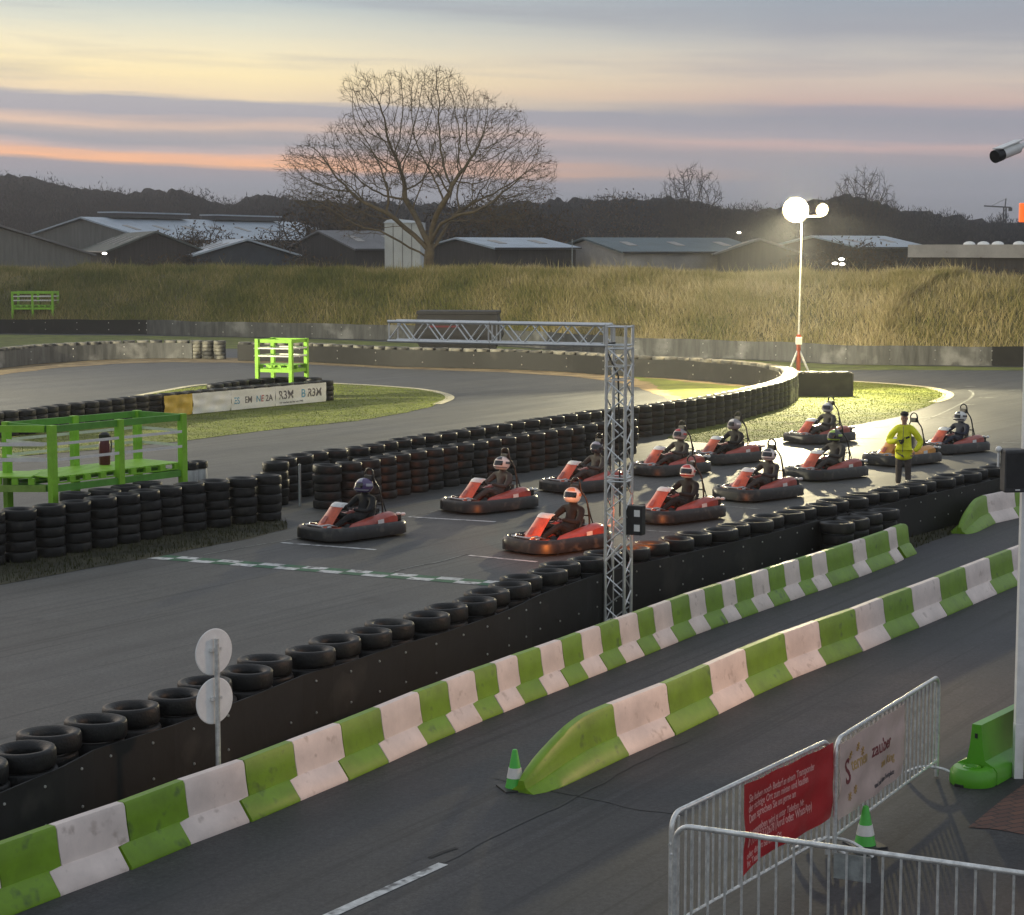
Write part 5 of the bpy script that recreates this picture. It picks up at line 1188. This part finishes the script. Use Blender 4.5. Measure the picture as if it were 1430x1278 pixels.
for k in range(12): mb.beam((-.3, -.3, zt*k/12), (.3, -.3, zt*(k+1)/12), .1, .1)
mb.build('mast', M['dkgrey'], e)
mb = MB(); mb.beam((1.6, 0, zt-.1), (-5.5, 0, zt+.3), .25, .35); mb.beam((0, 0, zt), (.2, 0, zt+2.2), .25, .25); mb.beam((.2, 0, zt+2.2), (-3.5, 0, zt+.3), .08, .08); mb.box((1.4, 0, zt-.6), (.9, .6, .9)); mb.build('jib', M['dkgrey'], e)

# ------------------------------------------------------------------ the big bare oak: space colonisation
def colonise(attr, root, trunk_dirs, step, di, dk, iters=160, seed=3):
    rng = np.random.default_rng(seed); nodes = [np.array(root, float)]; par = [-1]; kc = {}
    for (parent_i, pts) in trunk_dirs:
        cur = parent_i
        for p in pts: nodes.append(np.array(p, float)); par.append(cur); cur = len(nodes)-1
    A = attr.copy(); alive = np.ones(len(A), bool); bd = np.full(len(A), 1e9); bi = np.zeros(len(A), int); done = 0
    for it in range(iters):
        for k in range(done, len(nodes)):
            d = np.linalg.norm(A-nodes[k], axis=1); m = d < bd; bd[m] = d[m]; bi[m] = k
        done = len(nodes); alive &= bd > dk
        act = alive & (bd < di)
        if not act.any(): break
        idx = bi[act]; dirs = A[act]-np.array(nodes)[idx]; dirs /= np.linalg.norm(dirs, axis=1)[:, None]
        for k in np.unique(idx):
            v = dirs[idx == k].mean(0); L_ = np.linalg.norm(v)
            if L_ < .05: v = dirs[idx == k][0]
            if kc.get(k, 0) > 3: continue
            kc[k] = kc.get(k, 0)+1
            v = v/np.linalg.norm(v)+rng.normal(0, .15, 3); v /= np.linalg.norm(v)
            if par[k] >= 0:
                o = nodes[k]-nodes[par[k]]; o /= np.linalg.norm(o)+1e-9; v = v*.72+o*.28; v /= np.linalg.norm(v)
            nodes.append(nodes[k]+v*step); par.append(k)
        if len(nodes) > 26000: break
    return np.array(nodes), np.array(par)
def tubes_from_tree(N_, par, rtip, expo, rmax, twigs=2, twig_len=.5, rng=None, tip_r=None):
    n = len(N_); kids = [[] for _ in range(n)]
    for i in range(1, n): kids[par[i]].append(i)
    rad_ = np.zeros(n)
    for i in range(n-1, -1, -1):
        if not kids[i]: rad_[i] = rtip
        else: rad_[i] = (sum(rad_[c]**expo for c in kids[i]))**(1/expo)
    if rad_[0] > rmax: rad_ = rtip+(rad_-rtip)*(rmax-rtip)/(rad_[0]-rtip)
    mb = MB()
    started = set()
    for i in range(n):
        for c in kids[i]:
            main = max(kids[i], key=lambda x: rad_[x])
            if c == main and i != 0 and par[i] >= 0: continue   # continued below as part of a chain
            chain = [i, c]; cur = c
            while kids[cur]:
                cur = max(kids[cur], key=lambda x: rad_[x]); chain.append(cur)
            pts = [Vector(N_[k]) for k in chain]; rs = [rad_[c]*1.0]+[rad_[k] for k in chain[1:]]
            sides = 8 if rs[0] > .12 else (5 if rs[0] > .04 else 3)
            vs = []; px = None; k = len(pts)
            for a in range(k):
                d = (pts[min(a+1, k-1)]-pts[max(a-1, 0)]); d.normalize()
                if px is None: px = d.cross(Vector((.3, .2, 1)) if abs(d.z) < .9 else Vector((1, 0, 0))).normalized()
                px = (px-d*px.dot(d)).normalized(); py = d.cross(px)
                for s in range(sides):
                    t = 2*PI*s/sides; vs.append(pts[a]+(px*math.cos(t)+py*math.sin(t))*rs[a])
            mb.add(vs, [(a*sides+s, a*sides+(s+1) % sides, (a+1)*sides+(s+1) % sides, (a+1)*sides+s) for a in range(k-1) for s in range(sides)])
    tips = [i for i in range(1, n) if not kids[i]]; thin = [i for i in range(1, n) if rad_[i] < rtip*2.2]
    for i in thin:
        d0 = Vector(N_[i]-N_[par[i]]).normalized()
        for _ in range(twigs if not kids[i] else (1 if rng.random() < .8 else 0)):
            v = (d0+Vector(rng.normal(0, .55, 3))+Vector((0, 0, .12))).normalized(); L_ = twig_len*rng.uniform(.5, 1.2); a = Vector(N_[i]); b = a+v*L_*.5+Vector(rng.normal(0, .05, 3)); c = b+(v+Vector(rng.normal(0, .35, 3))).normalized()*L_*.5
            mb.pipe([a, b, c], (tip_r or rtip)*.8, 3, (tip_r or rtip)*.4)
    return mb, tips, rad_
def leaves_mb(pts, rng, m, size, spread):
    mb = MB()
    for p in pts:
        c = Vector(p)+Vector(rng.normal(0, spread, 3)); a = Vector(rng.normal(0, 1, 3)).normalized(); b = a.cross(Vector(rng.normal(0, 1, 3))).normalized(); s = size*rng.uniform(.6, 1.4)
        mb.add([c-a*s, c+b*s*.6, c+a*s, c-b*s*.6], [(0, 1, 2, 3)])
    return mb
TY = 136.; tb = atd(598, 372, TY); TB = np.array([tb.x, TY, 3.9])
def tw(u, v, y=0.): p = atd(u, v, TY+y); return np.array([p.x, p.y, p.z])
rg = np.random.default_rng(5); att = []
lobes = [(610, 150, 58, 50, .6), (520, 190, 62, 40, .55), (448, 232, 58, 40, .65), (690, 185, 52, 44, .6), (728, 238, 50, 40, .7), (590, 225, 130, 50, .9), (508, 128, 34, 28, .35), (560, 128, 34, 28, .3), (660, 155, 40, 26, .35), (455, 272, 62, 26, .5), (712, 268, 66, 22, .5), (610, 112, 34, 17, .3), (500, 305, 40, 30, .3), (690, 300, 60, 26, .25), (735, 205, 28, 28, .25), (475, 205, 30, 22, .3)]
for (u, v, ru, rv, wgt) in lobes:
    n = int(2300*wgt); k = 0
    X3 = rg.normal(0, 1, (n, 3)); X3 /= np.linalg.norm(X3, axis=1)[:, None]; X3 *= (rg.uniform(0, 1, n)**(1/2.4))[:, None]
    for x, y, z in X3:
        p = tw(u+x*ru, v-z*rv, y*ru/20.3*.95); att.append(p)
att = np.array(att)
def tp(*pts): return [tw(*p) for p in pts]
trunk = [(0, tp((599, 362), (600, 352), (601, 342), (602, 332), (603, 320), (604, 308))),                       # main stem 1..6
         (2, tp((590, 340), (578, 328), (565, 318), (552, 306, -1), (540, 297, -1.5))),                          # low left limb
         (1, tp((586, 352), (572, 346), (560, 338, -1), (545, 330, -1.6), (530, 322, -2))),                      # drooping left limb
         (3, tp((592, 328), (585, 312, 1), (577, 296, 1.5), (566, 278, 2))),
         (2, tp((610, 340), (618, 326, 1), (626, 312, 1.5), (636, 300, 2))),
         (5, tp((610, 300, -1), (618, 285, -1.5), (628, 270, -2))),
         (3, tp((608, 326, -1.2), (616, 312, -2), (640, 300, -3), (662, 296, -3.5)))]
NN, PP = colonise(att, TB-np.array([0, 0, .3]), trunk, .30, 3.4, .42)
mbt, tips, rad_ = tubes_from_tree(NN, PP, .011, 2.1, .40, 4, .62, rg, .0135)
oak = empty('oak_tree', (0, 0, 0), 0, 'large leafless oak spreading above the embankment', 'tree')
NN0 = Vector((tb.x, TY, 3.6)); oak.location = NN0
o = mbt.build('trunk', M['bark'], oak, True, angle=None); o.data.transform(Matrix.Translation(-NN0))
tipP = [NN[i] for i in tips]; right = [p for p in tipP if (p[0]*FPX/p[1]+715) > 660 or rg.random() < .28]
lp = [p for p in right for _ in range(2 if rg.random() < .5 else 1) if rg.random() < .62]
o = leaves_mb(lp, rg, None, .075, .22).build('crown', M['leaf_brown'], oak); o.data.transform(Matrix.Translation(-NN0))

# smaller bare trees and bushes (each its own object), grown once per kind then copied
def small_tree(seed, H_, Wd, trunk_h, n_att, step, rtip, rmax, twl, leafn=0, leafm=None, leafs=.15):
    rg2 = np.random.default_rng(seed); A = []
    while len(A) < n_att:
        x, y, z = rg2.uniform(-1, 1, 3)
        if x*x+y*y+z*z < 1: A.append((x*Wd/2, y*Wd/2, trunk_h*.8+(H_-trunk_h*.8)*(z+1)/2))
    A = np.array(A); tr = [(0, [np.array((0.05*k, 0, trunk_h*(k+1)/4)) for k in range(4)])]
    N2, P2 = colonise(A, (0, 0, 0), tr, step, Wd*.6, step*1.4, seed=seed)
    mb, tips2, _ = tubes_from_tree(N2, P2, rtip, 2.2, rmax, 2, twl, rg2)
    me = mb.mesh('trunk', M['bark_far'], True); lm = None
    if leafn:
        pts = [N2[i] for i in range(len(N2)) if N2[i][2] > trunk_h]; pts = [pts[int(rg2.integers(len(pts)))] for _ in range(leafn)]
        lm = leaves_mb(pts, rg2, None, leafs, .5).mesh('crown', leafm)
    return me, lm
KT = [small_tree(1, 14, 13, 3, 1300, .42, .03, .3, .9), small_tree(2, 10, 9, 2, 400, .45, .04, .22, .9, 900, M['leaf_rust'], .16), small_tree(3, 6, 8, .6, 350, .4, .035, .14, .8, 700, M['leaf_rust'], .12)]
def plant_tree(kind, u, Y, scale, label, group='bare trees among the barns', sx=1.):
    p = atd(u, 345, Y); me, lm = KT[kind]; e = empty('bare_tree', (p.x, p.y, -.1), random.uniform(0, 6), label, 'tree', group); e.scale = (scale*sx, scale*sx, scale)
    put('trunk', me, e)
    if lm: put('crown', lm, e)
for a_ in [(0, 965, 340, 1.42, 'round bare tree rising above the wood left of the floodlight'), (0, 1205, 330, 1.35, 'broad dark bare tree rising right of the floodlight'), (1, 440, 205, 1.1, 'rust-leaved tree at the left behind the big oak'), (1, 480, 200, 1.15, 'rust-leaved tree directly left of the white block'), (1, 515, 215, 1.0, 'smaller rust-leaved tree between barns left of the white block'),
           (1, 640, 205, 1.1, 'rust-leaved tree right of the oak trunk'), (1, 690, 210, 1.15, 'broad rust-leaved tree above the low pale-roofed barn'), (1, 735, 205, 1.0, 'rust-leaved tree over the right end of the pale-roofed barn'), (1, 775, 230, 1.05, 'rust-leaved tree left of the blue-green roofed hall'),
           (2, 1150, 168, 1.0, 'left bare bush in front of the barn right of the floodlight'), (2, 1192, 166, 1.1, 'middle bare bush in front of the barn right of the floodlight'), (2, 1232, 172, .9, 'right bare bush in front of the barn right of the floodlight'),
           (2, 1290, 145, .8, 'low bush before the left end of the flat roofed hall'), (2, 1335, 138, .75, 'low bush before the middle of the flat roofed hall'), (2, 1390, 136, .75, 'low bush before the right end of the flat roofed hall'),
           (2, 205, 164, .85, 'bare bush against the brown barn'), (2, 262, 160, .9, 'bare bush between brown barn and blue shed'), (1, 252, 186, .75, 'thin tree against the left of the pale metal roof'), (1, 292, 186, .8, 'thin tree against the middle of the pale metal roof'), (1, 385, 182, .75, 'thin tree against the right of the pale metal roof'), (2, 430, 150, .9, 'bush left of the low dark barn'), (1, 860, 330, 1.5, 'tall dark tree above the blue-green roofed hall')]:
    plant_tree(*a_, sx=.66 if a_[0] == 0 else 1.)

# ------------------------------------------------------------------ the far wood
prof_px = [(-250, 238), (0, 240), (60, 243), (100, 251), (150, 259), (200, 261), (250, 258), (285, 266), (315, 277), (345, 271), (375, 266), (410, 269), (480, 272), (640, 280), (760, 274), (810, 270), (850, 268), (920, 271), (1000, 279), (1060, 286), (1130, 275), (1175, 266), (1215, 268), (1250, 282), (1300, 293), (1360, 299), (1430, 302), (1700, 300)]
def top_at(u): return np.interp(u, [a[0] for a in prof_px], [a[1] for a in prof_px])
V_ = []; tints = []
wr = np.random.default_rng(9)
for rowi, (Y0, ntree, dz) in enumerate(((430, 105, .3), (395, 95, -2.5), (360, 80, -6))):
    for k in range(ntree):
        u = -120+1680*(k+wr.uniform(-.4, .4))/ntree; Y = Y0+wr.uniform(-12, 12); x = (u-715)/FPX*Y; zt = 5.6+(345-top_at(u))*Y/FPX+dz+wr.uniform(-1.6, .6); W2_ = wr.uniform(9, 16); tn = wr.uniform(0, 1)
        nt = 1100
        # crown of fine upward strokes inside a rounded volume
        dv = wr.normal(0, 1, (nt, 3)); dv /= np.linalg.norm(dv, axis=1)[:, None]; q_ = wr.uniform(0, 1, nt)**.33; cz = zt*.58; sz_ = zt*.42
        bx = x+dv[:, 0]*q_*W2_*.5; by = Y+dv[:, 1]*q_*W2_*.5; z1 = cz+dv[:, 2]*q_*sz_*(1+.06*wr.normal(0, 1, nt)); ln = wr.uniform(.4, 1.1, nt)
        ux = dv[:, 0]*.7+wr.normal(0, .45, nt); uy = dv[:, 1]*.7; uz = dv[:, 2]*.7+.15; un = np.sqrt(ux**2+uy**2+uz**2)
        ox = ux/un*ln; oy = uy/un*ln; ln = uz/un*ln; wv = wr.uniform(.04, .12, nt)
        P0_ = np.stack([bx-ox-wv, by-oy, z1-ln], 1); P1_ = np.stack([bx-ox+wv, by-oy, z1-ln], 1); P2_ = np.stack([bx, by, z1], 1)
        V_.append(np.stack([P0_, P1_, P2_], 1)); tints.append(np.clip(tn*.7+wr.uniform(0, .3, nt), 0, 1))
        # trunks
        P0_ = np.array([[x-.35, Y, -.2]]); V_.append(np.stack([P0_, P0_+[.7, 0, 0], np.array([[x, Y, zt*.9]])], 1)); tints.append(np.array([tn*.5]))
V_ = np.concatenate(V_); tints = np.concatenate(tints); n = len(V_)
me = bpy.data.meshes.new('wood'); me.vertices.add(3*n); me.vertices.foreach_set('co', V_.astype(np.float32).ravel()); me.loops.add(3*n); me.loops.foreach_set('vertex_index', np.arange(3*n, dtype=np.int32)); me.polygons.add(n)
me.polygons.foreach_set('loop_start', np.arange(0, 3*n, 3, dtype=np.int32)); me.polygons.foreach_set('loop_total', np.full(n, 3, np.int32))
ta = me.attributes.new('tint', 'FLOAT', 'POINT'); ta.data.foreach_set('value', np.repeat(tints, 3).astype(np.float32))
M['wood'] = blade_mat('far_wood_twigs', [(0, (.012, .013, .017)), (.5, (.02, .02, .023)), (.8, (.034, .029, .028)), (1, (.052, .038, .03))], .02)
me.materials.append(M['wood']); me.update(); o = bpy.data.objects.new('wood', me); COL.objects.link(o); tag(o, 'dark leafless wood closing the horizon', 'wood', kind='stuff')
# wooded rise behind
M['hill'] = mat('wooded_rise', (.020, .020, .023), .98, var=.5, vs=.25, c2=(.035, .031, .03), spec=.05)
mb = MB(); vs = []; us = np.linspace(-260, 1700, 460)
for u in us:
    Y = 455; x = (u-715)/FPX*Y; z = 5.6+(345-top_at(u))*Y/FPX-2.3+1.3*abs(math.sin(u*.061+math.sin(u*.023)*2))*abs(math.sin(u*.017+1.3))+.5*abs(math.sin(u*.19+math.sin(u*.05)))+random.uniform(-.25, .25)
    vs += [(x, Y-50, -1), (x, Y-12, z*.72), (x, Y, z), (x, Y+80, z*.8), (x, Y+200, -1)]
mb.add(vs, [(i*5+j, (i+1)*5+j, (i+1)*5+j+1, i*5+j+1) for i in range(len(us)-1) for j in range(4)]); tag(mb.build('hills', M['hill'], smooth=True), kind='structure')

# ------------------------------------------------------------------ evening air
hm = bpy.data.materials.new('evening_haze'); hm.use_nodes = True; hn = hm.node_tree; hn.nodes.clear(); ho = hn.nodes.new('ShaderNodeOutputMaterial'); hv = hn.nodes.new('ShaderNodeVolumePrincipled')
hv.inputs['Density'].default_value = .0004; hv.inputs['Color'].default_value = (.86, .88, .93, 1); hv.inputs['Anisotropy'].default_value = .7; hn.links.new(hv.outputs[0], ho.inputs['Volume'])
mb = MB(); mb.box((0, 1050, 19.5), (3200, 2560, 41.2)); hz = mb.build('haze', hm); tag(hz, kind='stuff')
# ------------------------------------------------------------------ sky and light
W = bpy.data.worlds.new('World'); sc.world = W; W.use_nodes = True; nt = W.node_tree; N = nt.nodes; L = nt.links; N.clear()
def srgb(c): return tuple(((x/255)/12.92 if x/255 <= .04045 else ((x/255+.055)/1.055)**2.4) for x in c)
out = N.new('ShaderNodeOutputWorld'); bg = N.new('ShaderNodeBackground'); tc = N.new('ShaderNodeTexCoord'); sp_ = N.new('ShaderNodeSeparateXYZ'); L.new(tc.outputs['Generated'], sp_.inputs[0])
def math_(op, a, b, clamp=False):
    q = N.new('ShaderNodeMath'); q.operation = op; q.use_clamp = clamp
    for i, x in enumerate((a, b)):
        if isinstance(x, (int, float)): q.inputs[i].default_value = x
        else: L.new(x, q.inputs[i])
    return q.outputs[0]
X_, Y_, Z_ = sp_.outputs
def wnoise(sx, sz, scale, det=5, rough=.55, off=0.):
    c = N.new('ShaderNodeCombineXYZ'); L.new(math_('MULTIPLY', X_, sx), c.inputs[0]); L.new(math_('MULTIPLY', Y_, sx*.6), c.inputs[1])
    zz_ = math_('ADD', math_('MULTIPLY', math_('ADD', Z_, math_('MULTIPLY', X_, .028)), sz), off); L.new(zz_, c.inputs[2])
    n = N.new('ShaderNodeTexNoise'); n.inputs['Scale'].default_value = scale; n.inputs['Detail'].default_value = det; n.inputs['Roughness'].default_value = rough; L.new(c.outputs[0], n.inputs['Vector']); return n.outputs['Fac']
e_ = math_('ADD', Z_, math_('MULTIPLY', X_, .028))
e_ = math_('ADD', e_, math_('MULTIPLY', math_('SUBTRACT', wnoise(3, 20, 2.0), .5), .010))
e_ = math_('ADD', e_, math_('MULTIPLY', math_('SUBTRACT', wnoise(8, 130, 1.6, 6, .6, 3.), .5), .005))
def ramp(stops):
    mr = N.new('ShaderNodeMapRange'); mr.inputs[1].default_value = 0; mr.inputs[2].default_value = .25; mr.inputs[3].default_value = 0; mr.inputs[4].default_value = 1; L.new(e_, mr.inputs[0])
    cr = N.new('ShaderNodeValToRGB'); els = cr.color_ramp.elements
    while len(els) < len(stops): els.new(.5)
    for i, (p, c) in enumerate(stops): els[i].position = min(1, p/.25); els[i].color = (*srgb(c), 1)
    L.new(mr.outputs[0], cr.inputs[0]); return cr.outputs[0]
A_r = ramp([(.0, (118, 122, 132)), (.028, (140, 142, 152)), (.0345, (156, 146, 152)), (.0372, (252, 186, 138)), (.0410, (238, 182, 148)), (.0435, (196, 174, 170)), (.0475, (158, 156, 162)), (.0525, (178, 166, 164)), (.0560, (222, 190, 168)), (.0585, (200, 178, 168)), (.0615, (166, 162, 168)), (.0665, (170, 166, 170)), (.0690, (232, 210, 176)), (.0800, (246, 226, 178)), (.0930, (236, 224, 190)), (.1040, (212, 212, 196)), (.1180, (182, 192, 192)), (.16, (175, 182, 190)), (.25, (192, 196, 200))])
B_r = ramp([(.0, (118, 120, 130)), (.027, (136, 138, 148)), (.0417, (146, 147, 156)), (.050, (158, 150, 156)), (.0544, (190, 165, 163)), (.0572, (160, 155, 163)), (.066, (148, 148, 158)), (.0705, (156, 151, 160)), (.0745, (194, 170, 162)), (.085, (200, 184, 172)), (.098, (188, 182, 176)), (.1105, (160, 162, 168)), (.125, (150, 158, 168)), (.16, (170, 176, 184)), (.25, (192, 196, 200))])
mx = N.new('ShaderNodeMix'); mx.data_type = 'RGBA'; f_ = N.new('ShaderNodeMapRange'); f_.inputs[1].default_value = -.13; f_.inputs[2].default_value = .14; L.new(X_, f_.inputs[0]); L.new(f_.outputs[0], mx.inputs['Factor']); L.new(A_r, mx.inputs['A']); L.new(B_r, mx.inputs['B'])
# soft cloud streaks, stronger towards the top right
cl = wnoise(2.2, 34, 1.4, 6, .6, 7.); f2_ = N.new('ShaderNodeMapRange'); f2_.inputs[1].default_value = .5; f2_.inputs[2].default_value = .68; f2_.inputs[4].default_value = .5; L.new(cl, f2_.inputs[0])
mx2 = N.new('ShaderNodeMix'); mx2.data_type = 'RGBA'; L.new(f2_.outputs[0], mx2.inputs['Factor']); L.new(mx.outputs['Result'], mx2.inputs['A']); mx2.inputs['B'].default_value = (*srgb((150, 150, 160)), 1)
# the dome above the picture: physical dusk sky with brighter cloud cover
SUN_EL, SUN_AZ = R(14), R(-38)
ns = N.new('ShaderNodeTexSky'); ns.sky_type = 'NISHITA'; ns.sun_disc = False; ns.sun_elevation = SUN_EL; ns.sun_rotation = SUN_AZ
nsv = N.new('ShaderNodeVectorMath'); nsv.operation = 'SCALE'; nsv.inputs['Scale'].default_value = .07; L.new(ns.outputs[0], nsv.inputs[0])
dm = N.new('ShaderNodeMapRange'); dm.inputs[1].default_value = .15; dm.inputs[2].default_value = .5; dm.inputs[4].default_value = .55; L.new(Z_, dm.inputs[0])
br = N.new('ShaderNodeMapRange'); br.inputs[1].default_value = .14; br.inputs[2].default_value = .6; br.inputs[3].default_value = .96; br.inputs[4].default_value = 1.35; L.new(Z_, br.inputs[0])
mx3 = N.new('ShaderNodeMix'); mx3.data_type = 'RGBA'; L.new(dm.outputs[0], mx3.inputs['Factor']); L.new(mx2.outputs['Result'], mx3.inputs['A']); L.new(nsv.outputs[0], mx3.inputs['B'])
sc_ = N.new('ShaderNodeVectorMath'); sc_.operation = 'SCALE'; L.new(mx3.outputs['Result'], sc_.inputs[0]); L.new(br.outputs[0], sc_.inputs['Scale'])
L.new(sc_.outputs[0], bg.inputs['Color']); bg.inputs['Strength'].default_value = 1.0; L.new(bg.outputs[0], out.inputs['Surface'])
sun = bpy.data.lights.new('sun', 'SUN'); sun.energy = .4; sun.angle = R(40); sun.color = (1, .78, .58); so = bpy.data.objects.new('sun', sun); COL.objects.link(so)
sd = Vector((math.sin(SUN_AZ)*math.cos(SUN_EL), math.cos(SUN_AZ)*math.cos(SUN_EL), math.sin(SUN_EL))); so.rotation_euler = (-sd).to_track_quat('-Z', 'Y').to_euler()
sc.view_settings.view_transform = 'Standard'; sc.view_settings.look = 'None'; sc.view_settings.exposure = 0.3; sc.view_settings.gamma = 1
sc.render.engine = 'CYCLES'; sc.cycles.max_bounces = 6; sc.cycles.use_denoising = True
